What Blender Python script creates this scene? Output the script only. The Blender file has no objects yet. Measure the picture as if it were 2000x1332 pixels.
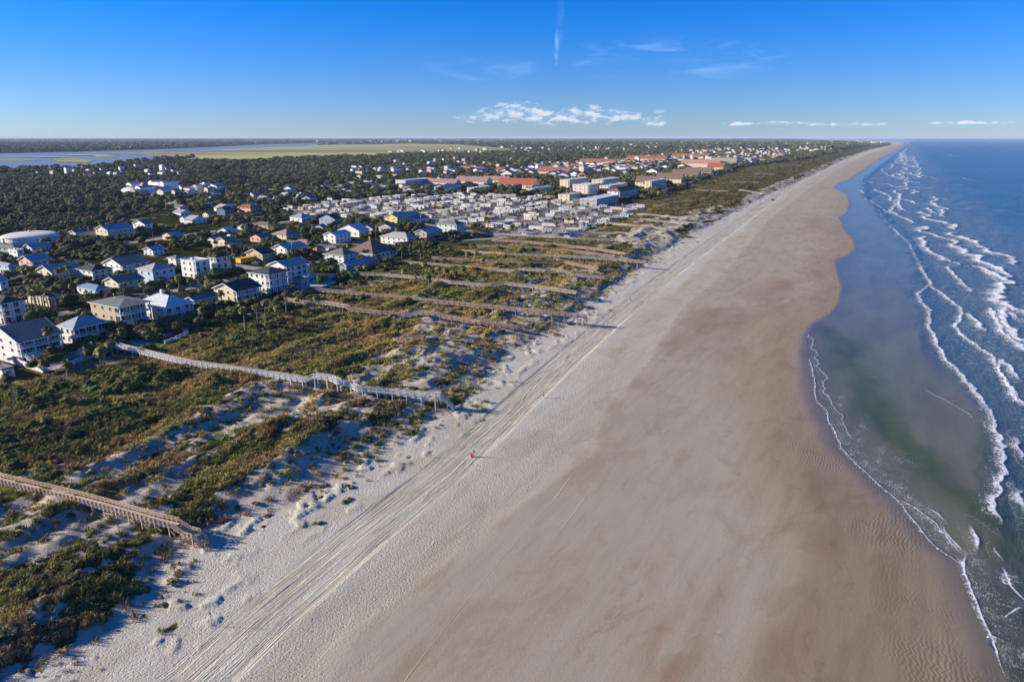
import bpy, bmesh, math, random
import numpy as np
from mathutils import Vector
R = math.radians
rng = np.random.default_rng(7)
random.seed(11)
C = bpy.context.scene.collection
sc = bpy.context.scene

# ------------------------------------------------------------------ camera, light, sky
H = 70.0; PITCH = R(16.62); F = 1333.0
cam_data = bpy.data.cameras.new('camera'); cam = bpy.data.objects.new('camera', cam_data); C.objects.link(cam)
cam.location = (0, 0, H); cam.rotation_euler = (math.pi/2 - PITCH, 0, 0)
cam_data.sensor_width = 36; cam_data.lens = 24.0; cam_data.clip_start = 1; cam_data.clip_end = 200000
sc.camera = cam
SUN_EL = R(18.5); SUN_ROT = R(-87.0)
sdir = Vector((math.sin(SUN_ROT)*math.cos(SUN_EL), math.cos(SUN_ROT)*math.cos(SUN_EL), math.sin(SUN_EL)))
sun_d = bpy.data.lights.new('sun', 'SUN'); sun = bpy.data.objects.new('sun', sun_d); C.objects.link(sun)
sun_d.energy = 4.7; sun_d.angle = R(0.6); sun_d.color = (1.0, 0.89, 0.70)
sun.rotation_euler = sdir.to_track_quat('Z', 'Y').to_euler()
vs = sc.view_settings; vs.view_transform = 'Standard'; vs.look = 'None'; vs.gamma = 1; vs.use_curve_mapping = False
vs.exposure = 1.0
sc.cycles.volume_bounces = 0; sc.cycles.max_bounces = 5; sc.cycles.transparent_max_bounces = 8
sc.cycles.volume_step_rate = 10

class NT:
    """small helper around a node tree"""
    def __init__(s, nt): s.nt = nt; s.n = nt.nodes; s.l = nt.links
    def new(s, t, ins=None, **kw):
        x = s.n.new(t)
        for k, v in kw.items(): setattr(x, k, v)
        for k, v in (ins or {}).items():
            if hasattr(v, 'is_linked') or isinstance(v, bpy.types.NodeSocket): s.l.new(v, x.inputs[k])
            else: x.inputs[k].default_value = v
        return x
    def math(s, op, a, b=None, c=None, clamp=False):
        x = s.n.new('ShaderNodeMath'); x.operation = op; x.use_clamp = clamp
        for i, v in enumerate((a, b, c)):
            if v is None: continue
            if isinstance(v, bpy.types.NodeSocket): s.l.new(v, x.inputs[i])
            else: x.inputs[i].default_value = v
        return x.outputs[0]
    def smooth(s, v, a, b, lo=0.0, hi=1.0):
        x = s.n.new('ShaderNodeMapRange'); x.interpolation_type = 'SMOOTHSTEP'
        s.l.new(v, x.inputs[0]); x.inputs[1].default_value = a; x.inputs[2].default_value = b
        x.inputs[3].default_value = lo; x.inputs[4].default_value = hi
        return x.outputs[0]
    def mix(s, f, a, b, mode='MIX'):
        x = s.n.new('ShaderNodeMix'); x.data_type = 'RGBA'; x.blend_type = mode
        for i, v in ((0, f), (6, a), (7, b)):
            if isinstance(v, bpy.types.NodeSocket): s.l.new(v, x.inputs[i])
            else: x.inputs[i].default_value = v if i == 0 else (*v[:3], 1)
        return x.outputs[2]
    def attr(s, name, t='GEOMETRY'):
        x = s.n.new('ShaderNodeAttribute'); x.attribute_name = name; x.attribute_type = t; return x
    def noise(s, vec, scale, detail=3, rough=0.55, dist=0.0):
        x = s.n.new('ShaderNodeTexNoise'); x.inputs['Scale'].default_value = scale
        x.inputs['Detail'].default_value = detail; x.inputs['Roughness'].default_value = rough
        x.inputs['Distortion'].default_value = dist
        if vec is not None: s.l.new(vec, x.inputs['Vector'])
        return x.outputs['Fac']
    def mapping(s, vec, scale=(1,1,1), rot=(0,0,0), loc=(0,0,0)):
        x = s.n.new('ShaderNodeMapping'); s.l.new(vec, x.inputs[0])
        x.inputs['Scale'].default_value = scale; x.inputs['Rotation'].default_value = rot; x.inputs['Location'].default_value = loc
        return x.outputs[0]

def px_dir(px, py):
    d = Vector(((px-1000)/F, math.cos(PITCH)+math.sin(PITCH)*(666-py)/F, -math.sin(PITCH)+math.cos(PITCH)*(666-py)/F))
    return d
w = bpy.data.worlds.new('World'); sc.world = w; w.use_nodes = True
t = NT(w.node_tree); t.n.clear()
sky = t.new('ShaderNodeTexSky', sky_type='NISHITA'); sky.sun_disc = False
sky.sun_elevation = SUN_EL; sky.sun_rotation = SUN_ROT; sky.altitude = 1500; sky.air_density = 1.0; sky.dust_density = 0.0; sky.ozone_density = 4.0
hs = t.new('ShaderNodeHueSaturation', {'Saturation': 1.05, 'Value': 1.0, 'Color': sky.outputs[0]})
tc = t.new('ShaderNodeTexCoord')
sep = t.new('ShaderNodeSeparateXYZ', {0: tc.outputs['Generated']})
AZ = t.math('ARCTAN2', sep.outputs[0], sep.outputs[1]); EL = t.math('ARCSINE', sep.outputs[2])
tint = t.mix(t.smooth(EL, -0.01, 0.20), (.30, .355, .53), (.022, .33, .70))   # the clear deep blue of the day, paler at the horizon
gm = t.new('ShaderNodeMix', data_type='RGBA', blend_type='MULTIPLY')
gm.inputs[0].default_value = 1.0; t.l.new(hs.outputs[0], gm.inputs[6]); t.l.new(tint, gm.inputs[7])
# clouds: distant cumulus bank, a contrail and wisps of cirrus, placed by direction in the sky
def dirmask(px, py, rx, ry, soft=0.5):
    """soft ellipse round one direction in the sky; rx, ry in pixels of the photograph"""
    d = px_dir(px, py).normalized()
    az, el = math.atan2(d.x, d.y), math.asin(d.z)
    a = t.math('SUBTRACT', AZ, az); b = t.math('SUBTRACT', EL, el)
    a = t.math('DIVIDE', a, rx/F*1.0); b = t.math('DIVIDE', b, ry/F)
    r2 = t.math('ADD', t.math('MULTIPLY', a, a), t.math('MULTIPLY', b, b))
    return t.math('SUBTRACT', 1.0, r2, clamp=True)
comb = t.new('ShaderNodeCombineXYZ', {0: AZ, 1: EL, 2: 0.0})
n1 = t.noise(t.mapping(comb.outputs[0], (1, 2.2, 1)), 42, 7, 0.6, 0.4)
n1b = t.noise(t.mapping(comb.outputs[0], (1, 2.0, 1), loc=(0.004, -0.006, 0)), 42, 7, 0.6, 0.4)
n2 = t.noise(t.mapping(comb.outputs[0], (1, 5, 1), rot=(0, 0, 0.25)), 7, 6, 0.62, 1.2)
n3 = t.noise(comb.outputs[0], 60, 5, 0.6)
ms = None
for a in ((1090, 226, 230, 22), (1160, 222, 55, 20), (1010, 212, 60, 17), (1275, 236, 40, 13), (1535, 241, 50, 4.5), (1660, 243, 90, 4), (1450, 242, 40, 4), (930, 232, 60, 9), (1900, 240, 90, 3.5)):
    m = dirmask(*a); ms = m if ms is None else t.math('MAXIMUM', ms, m)
cum = t.smooth(t.math('ADD', n1, t.math('MULTIPLY', ms, 0.36)), 0.64, 0.92)
cum = t.math('MULTIPLY', cum, t.smooth(ms, 0.0, 0.25))
lit = t.smooth(t.math('SUBTRACT', n1, n1b), -0.09, 0.09)
ccol = t.mix(lit, (1.7, 2.2, 3.1), (5.2, 4.9, 4.9))
con = dirmask(1087, 95, 5, 34); con = t.math('MAXIMUM', con, t.math('MULTIPLY', dirmask(1094, 45, 9, 50), 0.25))
con = t.math('MULTIPLY', con, t.smooth(n3, 0.3, 0.7))
cir = t.math('MAXIMUM', dirmask(1300, 118, 230, 42), t.math('MULTIPLY', dirmask(950, 140, 160, 30), 0.5))
cir = t.math('MULTIPLY', cir, t.smooth(n2, 0.45, 0.75))
sk = t.mix(t.math('MULTIPLY', con, 0.28), gm.outputs[2], (3.2, 4.2, 6.0))
sk = t.mix(t.math('MULTIPLY', cir, 0.22), sk, (3.2, 4.2, 6.0))
sk = t.mix(t.math('MULTIPLY', cum, 0.42), sk, ccol)
bg = t.new('ShaderNodeBackground', {'Color': sk, 'Strength': 0.13})
out = t.new('ShaderNodeOutputWorld', {0: bg.outputs[0]})

# ------------------------------------------------------------------ coordinates
YAW = R(29.6)
UH = np.array((math.cos(YAW), -math.sin(YAW))); VH = np.array((math.sin(YAW), math.cos(YAW)))
def plane(px, py, z=0.0):
    d = px_dir(px, py); k = (z - H)/min(d.z, -1e-5); return np.array((d.x*k, d.y*k))
def proj(x, y, z):
    dz = z - H; yc = y*math.cos(PITCH) - dz*math.sin(PITCH)
    v = y*math.sin(PITCH) + dz*math.cos(PITCH)
    return 1000 + F*x/yc, 666 - F*v/yc

def _hash(i, j, s):
    n = (i*374761393 + j*668265263 + s*982451653) & 0xffffffff
    n = ((n ^ (n >> 13))*1274126177) & 0xffffffff
    return ((n ^ (n >> 16)) & 0xffffff)/float(0xffffff)
def vnoise(x, y, s=0):
    xi = np.floor(x).astype(np.int64); yi = np.floor(y).astype(np.int64)
    fx = x-xi; fy = y-yi; fx = fx*fx*(3-2*fx); fy = fy*fy*(3-2*fy)
    a = _hash(xi, yi, s); b = _hash(xi+1, yi, s); c = _hash(xi, yi+1, s); d = _hash(xi+1, yi+1, s)
    return (a*(1-fx)+b*fx)*(1-fy) + (c*(1-fx)+d*fx)*fy
def fbm(x, y, s=0, o=4, g=0.5):
    r = 0; a = 1; tot = 0
    for k in range(o):
        r = r + a*vnoise(x*2**k+k*17.3, y*2**k-k*9.1, s+k); tot += a; a *= g
    return r/tot
def sstep(a, b, x):
    q = np.clip((x-a)/(b-a), 0, 1); return q*q*(3-2*q)

def sdist(X, Y, pts):
    """signed distance to a polyline: positive to the left of its direction (inland for lines that run away from the camera)"""
    best = np.full(X.shape, 1e18); sg = np.ones(X.shape)
    for (ax, ay), (bx, by) in zip(pts[:-1], pts[1:]):
        dx, dy = bx-ax, by-ay; L2 = dx*dx+dy*dy + 1e-9
        q = np.clip(((X-ax)*dx+(Y-ay)*dy)/L2, 0, 1)
        ex, ey = X-(ax+q*dx), Y-(ay+q*dy); d2 = ex*ex+ey*ey
        m = d2 < best
        best = np.where(m, d2, best); sg = np.where(m, np.sign(dx*(Y-ay)-dy*(X-ax)), sg)
    return np.sqrt(best)*np.where(sg == 0, 1, sg)
def wline(pl, z=1.0, far=True, near=True):
    P = [plane(x, y, z) for x, y in pl]
    if near: P.insert(0, P[0] - VH*600)
    return P
TOE = wline([(40,1332),(130,1300),(240,1230),(330,1190),(345,1090),(430,1030),(560,990),(650,955),(735,895),(840,835),(900,790),(950,740),(985,700),(1020,680),(1100,640),(1150,595),(1195,560),(1240,530),(1290,497),(1350,460),(1420,425),(1500,382),(1580,345),(1650,312),(1700,294),(1745,284),(1740,279),(1690,276),(1600,273.5)], 2.0)
TRK = wline([(385,1332),(515,1210),(700,1055),(870,920),(985,815),(1100,708),(1190,630),(1300,542),(1400,468),(1480,410),(1560,355),(1640,318),(1720,292)], 1.8)
DRY = wline([(640,1332),(700,1230),(800,1150),(870,1100),(960,1030),(1020,980),(1100,925),(1155,890),(1160,850),(1180,800),(1240,730),(1275,690),(1290,660),(1330,600),(1400,545),(1450,490),(1500,430),(1560,382),(1620,342),(1690,302),(1750,284)], 1.2)
SHO = wline([(1964,1332),(1950,1293),(1936,1245),(1912,1188),(1886,1130),(1874,1095),(1832,1068),(1804,1041),(1775,1003),(1747,968),(1718,947),(1690,920),(1661,894),(1642,875),(1628,842),(1616,821),(1592,778),(1583,740),(1575,700),(1574,660),(1590,632),(1622,615),(1640,592),(1646,560),(1636,530),(1632,508),(1652,502),(1672,490),(1668,468),(1650,450),(1640,425),(1652,420),(1660,400),(1655,380),(1630,368),(1632,362),(1660,350),(1690,330),(1720,310),(1762,288),(1768,283),(1765,279),(1700,275.5),(1600,272.5)], 0.0)
BEH = wline([(-60,770),(60,742),(190,702),(250,690),(350,668),(420,625),(500,612),(600,590),(665,560),(760,530),(830,500),(900,480),(1000,462),(1110,462),(1200,430),(1245,395),(1300,385),(1400,345),(1470,325),(1580,312),(1650,296),(1700,285),(1690,281),(1600,275.5)], 5.0)
FEN = 4.6  # height of the built-up land

def in_ell(X, Y, lst, z=4.0):
    """sum of soft blobs given as (px, py, radius along the shore, radius across it, value) in metres"""
    r = np.zeros(X.shape)
    for px, py, rv, ru, val in lst:
        p = plane(px, py, z); dx, dy = X-p[0], Y-p[1]
        u = (dx*UH[0]+dy*UH[1])/ru; v = (dx*VH[0]+dy*VH[1])/rv
        r = r + val*np.exp(-(u*u+v*v)*1.2)
    return r
# bare sand (+) and dense cover (-), rv along shore, ru across, metres
BARE = [(560,790,9,6,1.3),(490,815,9,5,1.3),(440,845,8,4,.9),(520,770,6,5,.7),(870,680,12,6,1.1),(800,660,7,4,.8),(940,700,9,6,.9),(1080,610,10,5,.8),(1010,650,9,6,.9),(745,700,6,3,.6),
 (1240,465,35,10,.9),(1290,470,30,6,.9),(1180,470,20,8,.6),(1350,430,40,7,.8),(330,870,10,2.5,.9),(250,900,8,2,.7),(220,925,7,2,.7),(90,1000,8,2.5,.8),(130,1040,8,4,1.2),(60,1080,6,3,.9),(300,960,9,3,.8),(330,930,6,3,.7),
 (290,1060,6,2,.8),(330,1090,4,3,.8),(560,940,9,4,.9),(640,900,9,3,.8),(480,1000,9,4,.8),(690,830,8,4,.7),(620,870,6,3,.6),(180,1110,7,2,.5),(40,1210,6,2,.5),(250,1180,8,2,.5),(150,870,6,2,.6),(110,855,6,2,.5),(730,900,6,4,.6),(820,760,7,3,.5),
 (900,740,6,3,.5),(1150,570,8,5,.6),(1000,600,5,3,.4),(700,860,6,3,.6),(600,1000,8,4,.8),(430,1080,6,4,.6),(180,700,8,5,.0),(1210,560,9,4,.5),(1480,385,60,5,.5),
 (250,760,10,8,-.6),(150,760,14,10,-.7),(60,900,10,8,-.6),(180,880,12,5,-.5),(450,900,9,2.5,-.7),(370,960,9,2.5,-.7),(600,850,12,2.5,-.7),(700,600,40,10,-.5),(860,780,6,3,-.9),(930,765,5,3,-.9),(880,740,8,2.5,-.8),(400,740,15,10,-.5),
 (560,660,30,20,-.6),(660,690,14,10,-.6),(330,1010,6,2,-.6),(100,1150,9,2,-.6),(170,1230,7,2.5,-.4),(1120,480,50,10,-.2),(1400,400,90,20,-.3),(620,1040,0.1,.1,0)]
def terrain(X, Y, full=False):
    X = np.asarray(X, float); Y = np.asarray(Y, float)
    U = X*UH[0]+Y*UH[1]; V = X*VH[0]+Y*VH[1]
    ds = sdist(X, Y, SHO); dt = sdist(X, Y, TOE); db = sdist(X, Y, BEH)
    far = sstep(9000, 3000, np.hypot(X, Y))
    wob = (fbm(U/5, V/9, 3, 3)-.5)*6*sstep(1500, 200, np.hypot(X, Y))
    dtw = dt + wob
    tb = np.clip(ds, 0, None)/(np.clip(ds, 0, None)+np.clip(-dt, 0, None)+1e-6)
    beach = 2.2*tb**0.8
    z = np.where(ds < 0, np.maximum(ds*0.02, -2.5), np.minimum(beach, ds*0.03))
    # dunes between the toe and the built-up land
    q = np.clip(dtw, 0, None)/(np.clip(dtw, 0, None)+np.clip(-db, 0, None)+1e-6)
    inl = sstep(0.5, 1.0, q)
    amp = (.35*sstep(0, 5, dtw)+.65*sstep(2, 20, dtw))*(1-sstep(.78, .98, q))
    rid = 1-np.abs(2*fbm((U+V*.05)/16, V/38, 5, 4, .5)-1)
    fore = np.exp(-((dtw-13)/8)**2)*(1.0+2.0*fbm(U/14, V/30, 8, 3))
    hum = fbm(U/6, V/8, 12, 3)
    dune = 0.3*sstep(0, 5, dtw) + amp*(rid**2*2.2 + fore*0.45 + (hum-.5)*1.5 + (fbm(U/2.6, V/3.6, 14, 2)-.5)*.9*sstep(700, 300, np.hypot(X, Y)))
    dune = np.maximum(dune, 0.0)
    base = 2.2 + 1.5*sstep(0, 24, dtw)*sstep(0, .5, q) + (FEN-3.7)*sstep(.2, 1.0, q)
    land = np.where(db > 0, FEN, base + dune*(1-inl*.6))
    land = land + np.where(db > 0, 0, 0)
    s = sstep(-2.0, 6.0, dtw)
    z = np.where(dtw > -2.0, z*(1-s) + land*s, z)
    # small hummocks on the back beach
    z = z + 0.35*sstep(.63, .75, fbm(U/2.2, V/3.2, 21, 2))*sstep(-18, -2, dt)*sstep(6, -1, dtw)
    z = np.where(ds < 0, np.minimum(z, ds*0.02), z)
    if full: return z, dict(U=U, V=V, ds=ds, dt=dtw, db=db, q=q, rid=rid, hum=hum)
    return z
def ground(px, py):
    z = FEN if py < 640 else 3.0
    for _ in range(8):
        p = plane(px, py, z); z = 0.5*z + 0.5*float(terrain(p[0:1], p[1:2])[0])
    return Vector((p[0], p[1], float(terrain(p[0:1], p[1:2])[0])))

def tag(o, label=None, cat=None, group=None, kind=None):
    if label: o['label'] = label
    if cat: o['category'] = cat
    if group: o['group'] = group
    if kind: o['kind'] = kind
    return o
def mesh_np(name, V, Fc, mat=None, smooth=True):
    me = bpy.data.meshes.new(name); V = np.asarray(V, np.float32); Fc = np.asarray(Fc, np.int32); k = Fc.shape[1]
    me.vertices.add(len(V)); me.vertices.foreach_set('co', V.ravel())
    me.loops.add(Fc.size); me.loops.foreach_set('vertex_index', Fc.ravel())
    me.polygons.add(len(Fc)); me.polygons.foreach_set('loop_start', np.arange(0, Fc.size, k, dtype=np.int32))
    me.polygons.foreach_set('use_smooth', np.full(len(Fc), smooth)); me.update(calc_edges=True)
    if mat: me.materials.append(mat)
    return me
def fattr(me, name, a):
    at = me.attributes.new(name, 'FLOAT', 'POINT'); at.data.foreach_set('value', np.asarray(a, np.float32).ravel())
def cattr(me, name, a):
    at = me.attributes.new(name, 'FLOAT_VECTOR', 'POINT'); at.data.foreach_set('vector', np.asarray(a, np.float32).ravel())
def polar(thetas, rs):
    T, Rr = np.meshgrid(thetas, rs); X = np.sin(T)*Rr; Y = np.cos(T)*Rr
    nr, nt = X.shape; i = np.arange(nr-1)[:, None]*nt + np.arange(nt-1)[None, :]
    F4 = np.stack([i, i+1, i+nt+1, i+nt], -1).reshape(-1, 4)[:, ::-1]
    return X.ravel(), Y.ravel(), F4

# ------------------------------------------------------------------ ground materials
def bsdf(name):
    m = bpy.data.materials.new(name); m.use_nodes = True; t = NT(m.node_tree); t.n.clear()
    p = t.new('ShaderNodeBsdfPrincipled'); o = t.new('ShaderNodeOutputMaterial', {0: p.outputs[0]})
    return m, t, p
def ground_mat():
    m, t, p = bsdf('sand_and_soil')
    geo = t.new('ShaderNodeNewGeometry'); pos = geo.outputs['Position']
    bp = t.mapping(pos, (1, 1, 1), rot=(0, 0, YAW))   # x across the shore, y along it
    sc_, vc = t.attr('scol').outputs['Vector'], t.attr('vcol').outputs['Vector']
    veg, wet, dune = (t.attr(k).outputs['Fac'] for k in ('veg', 'wet', 'dune'))
    td, tv, tn = (t.attr(k).outputs['Fac'] for k in ('td', 'tv', 'near'))
    nf = t.noise(t.mapping(bp, (1, .55, 1)), 0.9, 6, 0.68)
    nc = t.noise(t.mapping(bp, (1, .5, 1)), 0.16, 4, 0.6)
    thr = t.math('ADD', t.math('MULTIPLY', nf, .7), t.math('MULTIPLY', nc, .3))
    cov = t.math('SUBTRACT', t.math('MULTIPLY', veg, 1.25), thr)
    cov = t.smooth(cov, -0.10, 0.16)
    grain = t.noise(pos, 3.0, 5, 0.7)
    big = t.noise(t.mapping(bp, (1, .25, 1)), 0.05, 5, 0.55, 0.6)
    sand = t.mix(t.smooth(big, .3, .7), sc_, t.mix(0.5, sc_, (.92, .88, .84), 'MULTIPLY'))
    st1 = t.noise(t.mapping(bp, (1, .12, 1)), 0.5, 5, 0.65, 0.3); st2 = t.noise(t.mapping(bp, (.6, .3, 1)), 0.17, 5, 0.6, 1.0)
    sand = t.mix(t.smooth(st1, .35, .7), sand, t.mix(1.0, sand, (.90, .885, .87), 'MULTIPLY'))
    sand = t.mix(t.smooth(st2, .5, .62), sand, t.mix(1.0, sand, (.90, .87, .84), 'MULTIPLY'))
    sand = t.mix(t.smooth(grain, .3, .8), sand, t.mix(1.0, sand, (.88, .88, .88), 'MULTIPLY'))
    dd = t.attr('ddry').outputs['Fac']; lw = t.noise(bp, .35, 4, .7); lw2 = t.noise(t.mapping(bp, (1, .5, 1)), .09, 4, .6)
    e0 = t.math('ADD', dd, t.math('MULTIPLY', t.math('SUBTRACT', lw, .5), 3.0))
    band = t.smooth(e0, -1.6, 0.0, .88, 1.0); hard = t.math('GREATER_THAN', e0, 0.0)
    edge_ = t.math('MAXIMUM', band, hard)
    sand = t.mix(1.0, sand, t.new('ShaderNodeCombineColor', {0: edge_, 1: t.math('POWER', edge_, 1.15), 2: t.math('POWER', edge_, 1.4)}).outputs[0], 'MULTIPLY')
    sw_ = t.math('FRACT', t.math('ADD', t.math('MULTIPLY', dd, .075), t.math('MULTIPLY', lw2, 2.4)))
    swl = t.math('MULTIPLY', t.smooth(sw_, .0, .13, 1.0, 0.0), t.math('MULTIPLY', t.smooth(dd, -2, -6), t.smooth(lw, .42, .6)))
    sand = t.mix(t.math('MULTIPLY', swl, .30), sand, t.mix(1.0, sand, (.62, .52, .44), 'MULTIPLY'))
    spk_ = t.new('ShaderNodeTexVoronoi', {'Vector': pos, 'Scale': .55}); spm = t.math('MULTIPLY', t.smooth(spk_.outputs['Distance'], .10, .05), t.smooth(t.noise(bp, .05, 3), .52, .62))
    sand = t.mix(t.math('MULTIPLY', spm, .55), sand, (.12, .095, .075))
    # tyre tracks
    tcv = t.new('ShaderNodeCombineXYZ', {0: td, 1: t.math('MULTIPLY', tv, 0.016), 2: 0.0})
    trk = t.noise(tcv.outputs[0], .95, 3, 0.6, 0.7)
    core = t.smooth(t.math('ABSOLUTE', td), 3.9, 5.2, 1.0, 0.0)
    tcv2 = t.new('ShaderNodeCombineXYZ', {0: td, 1: t.math('MULTIPLY', tv, 0.006), 2: 4.0})
    trk2 = t.noise(tcv2.outputs[0], 1.0, 1, 0.5, 0.3)
    single = t.math('MULTIPLY', t.math('MULTIPLY', t.smooth(trk2, .69, .71), t.smooth(trk2, .74, .72)), t.smooth(t.math('ABSOLUTE', t.math('SUBTRACT', td, -14)), 14, 22, 1, 0))
    ridge = t.smooth(t.math('ABSOLUTE', t.math('SUBTRACT', t.math('FRACT', t.math('MULTIPLY', trk, 5.0)), .5)), .05, .30)
    # footprints and lumps on dry sand
    foot = t.noise(pos, 2.3, 4, 0.75)
    vor = t.new('ShaderNodeTexVoronoi', {'Vector': pos, 'Scale': 1.7}); vor.feature = 'F1'
    pits = t.smooth(vor.outputs['Distance'], .05, .35)
    dryf = t.attr('lump').outputs['Fac']
    h = t.math('MULTIPLY', t.math('ADD', foot, t.math('MULTIPLY', pits, .35)), t.math('MULTIPLY', dryf, 0.30))
    h = t.math('ADD', h, t.math('MULTIPLY', t.math('MULTIPLY', ridge, core), 0.42))
    h = t.math('SUBTRACT', h, t.math('MULTIPLY', single, 0.05))
    rip = t.new('ShaderNodeTexWave', {'Vector': t.mapping(bp, (.35, 1, 1)), 'Scale': 1.3, 'Distortion': 9.0, 'Detail': 3.0, 'Detail Scale': 0.7})
    ripm = t.math('MULTIPLY', t.attr('rip').outputs['Fac'], t.smooth(t.noise(bp, .06, 2), .45, .6))
    h = t.math('ADD', h, t.math('MULTIPLY', t.math('MULTIPLY', rip.outputs['Fac'], ripm), 0.03))
    h = t.math('ADD', h, t.math('MULTIPLY', t.math('MULTIPLY', nf, cov), 0.9))
    bump = t.new('ShaderNodeBump', {'Strength': 0.9, 'Distance': 1.0, 'Height': h})
    vcl = t.mix(t.smooth(nf, .35, .65), t.mix(1.0, vc, (.55, .55, .5), 'MULTIPLY'), vc)
    vcl = t.mix(t.smooth(grain, .3, .75), t.mix(1.0, vcl, (.6, .62, .6), 'MULTIPLY'), vcl)
    col = t.mix(cov, sand, vcl)
    # wrack and grey specks
    t.l.new(col, p.inputs['Base Color'])
    t.l.new(t.math('SUBTRACT', 0.95, t.math('MULTIPLY', wet, 0.62)), p.inputs['Roughness'])
    t.l.new(t.math('MULTIPLY', t.math('SUBTRACT', 1.0, cov), t.math('ADD', .12, t.math('MULTIPLY', wet, .4))), p.inputs['Specular IOR Level'])
    t.l.new(bump.outputs[0], p.inputs['Normal'])
    return m
GM = ground_mat()

def lin(h):
    c = [int(h[i:i+2], 16)/255 for i in (0, 2, 4)]
    return np.array([x/12.92 if x <= .04045 else ((x+.055)/1.055)**2.4 for x in c])
def blend(a, b, f): return a*(1-f[:, None]) + np.asarray(b)*f[:, None]
def ground_attrs(X, Y, z, d):
    U, V, ds, dt, db, q = (d[k] for k in ('U', 'V', 'ds', 'dt', 'db', 'q'))
    N = len(X); rr = np.hypot(X, Y)
    ddry = sdist(X, Y, DRY) + (fbm(U/6, V/14, 31, 4)-.5)*10
    tsh = np.clip(-ddry, 0, None)/(np.clip(-ddry, 0, None)+np.clip(ds, 0, None)+1e-6)
    sand = np.tile([.58, .55, .465], (N, 1))
    n1 = fbm(U/9, V/60, 41, 4); n2 = fbm(U/18, V/50, 47, 4)
    sand = blend(sand, [.46, .395, .29], sstep(-4, -14, sdist(X, Y, TRK) + (n1-.5)*14)*.7)
    sand = blend(sand, [.46, .40, .31], sstep(0, 2.0, -ddry)*.5)
    sand = blend(sand, [.42, .32, .21], sstep(.42, 1.0, tsh + (n2-.5)*.7)*sstep(0, 3, -ddry))
    wetn = sstep(.62, .97, tsh + (n2-.5)*.35)
    brown = np.clip(in_ell(X, Y, [(1480,590,30,14,1.0),(1400,620,25,14,.8),(1560,560,25,12,.9),(1330,670,22,10,.6),(1550,500,25,9,.6),(1600,360,60,12,.7),(1590,440,50,9,.6),(1600,950,10,3,1.1),(1620,1060,9,3,1.0),(1630,860,12,3,.9),(1560,1230,10,4,.7),(1420,700,10,5,.6),(1250,1180,9,3,.35),(1500,1270,7,5,.6)], .5), 0, 1)*sstep(1, 5, -ddry)
    sand = blend(sand, [.33, .21, .125], brown*sstep(.25, .6, n2)*.8)
    red = np.clip(in_ell(X, Y, [(1300,1250,8,3,1.0),(1380,1180,8,3,.6),(1240,1150,9,3,.5),(1330,1320,6,4,.8),(1420,660,14,5,.5)], .5), 0, 1)
    sand = blend(sand, [.36, .185, .135], red*.6*sstep(.25, .55, fbm(U/4, V/14, 55, 4)))
    pale = np.clip(in_ell(X, Y, [(1250,760,20,6,1.0),(1320,820,14,5,.5),(1180,900,12,5,.6),(1370,720,10,5,.5)], .5), 0, 1)
    sand = blend(sand, [.47, .40, .325], pale*.6)
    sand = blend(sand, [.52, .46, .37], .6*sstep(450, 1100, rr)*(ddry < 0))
    low = sstep(.55, .9, tsh)*sstep(230, 120, rr)
    sand = blend(sand, [.29, .235, .155], low*.7)
    sand = blend(sand, [.17, .135, .09], sstep(1.2+4*sstep(330, 170, rr), .3, ds)*sstep(-1, 2, -ddry)*.75)
    nrs = sstep(330, 170, rr); wet = np.clip(wetn*.5 + brown*.25 + sstep(1.5+5*nrs, 0, ds)*.8, 0, 1)*sstep(0, 3, -ddry)
    # dunes and land
    ond = sstep(0, 3, dt)
    bare = in_ell(X, Y, BARE)
    vn = fbm(U/7, V/20, 61, 4); vn2 = fbm(U/26, V/60, 67, 3)
    edge = sstep(-1, 6, dt + (fbm(U/8, V/11, 71, 3)-.5)*12)
    sp = sstep(60, 12, dt)*0.16
    spk = (fbm(U/1.6, V/2.4, 63, 3)-.5)*1.5*sstep(600, 300, rr)
    front = sstep(.62, .15, q)
    veg = np.clip((.72 - front*.20 + (vn-.5)*1.6 + (vn2-.5)*.7 - sp - bare*.95)*edge + spk*(.35+.65*front)*(dt > -2), 0, 1)
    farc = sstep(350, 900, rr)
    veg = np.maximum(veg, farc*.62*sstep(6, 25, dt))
    veg = np.where(db > 0, .62 + (fbm(U/22, V/22, 73, 3)-.5)*.9, veg)
    veg = np.where(dt < 0, np.clip(sstep(-14, 0, dt)*(fbm(U/3.0, V/4.0, 75, 3)-.66)*4, 0, .75)*(rr < 700), veg)
    olive = np.array([.225, .195, .085]); ochre = np.array([.33, .245, .105]); dark = np.array([.105, .105, .042]); red2 = np.array([.20, .125, .085]); grn = np.array([.13, .155, .042])
    c1 = fbm(U/11, V/26, 81, 4); c2 = fbm(U/6, V/15, 85, 4); c3 = fbm(U/14, V/22, 91, 3)
    vc = np.tile(olive, (N, 1)); vc = blend(vc, ochre, sstep(.50, .62, c1)*.8); vc = blend(vc, grn, sstep(.54, .66, c2)*.8)
    vc = blend(vc, dark, sstep(.50, .62, c3)*.85); vc = blend(vc, red2, sstep(.60, .70, fbm(U/7, V/11, 95, 3))*.7)
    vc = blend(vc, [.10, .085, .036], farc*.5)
    inf = sstep(2, 20, db); vc = blend(vc, [.06, .062, .026], inf)
    sand = blend(sand, [.52, .455, .36], ond*.8)
    tn = fbm(U/40, V/40, 99, 3)
    town = blend(np.tile([.30, .26, .22], (N, 1)), [.17, .15, .135], sstep(.45, .6, tn))
    sand = np.where((db > 3)[:, None], town, sand)
    forest = forest_mask(X, Y); veg = np.where(db > 3, np.maximum(veg, forest), veg)
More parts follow.
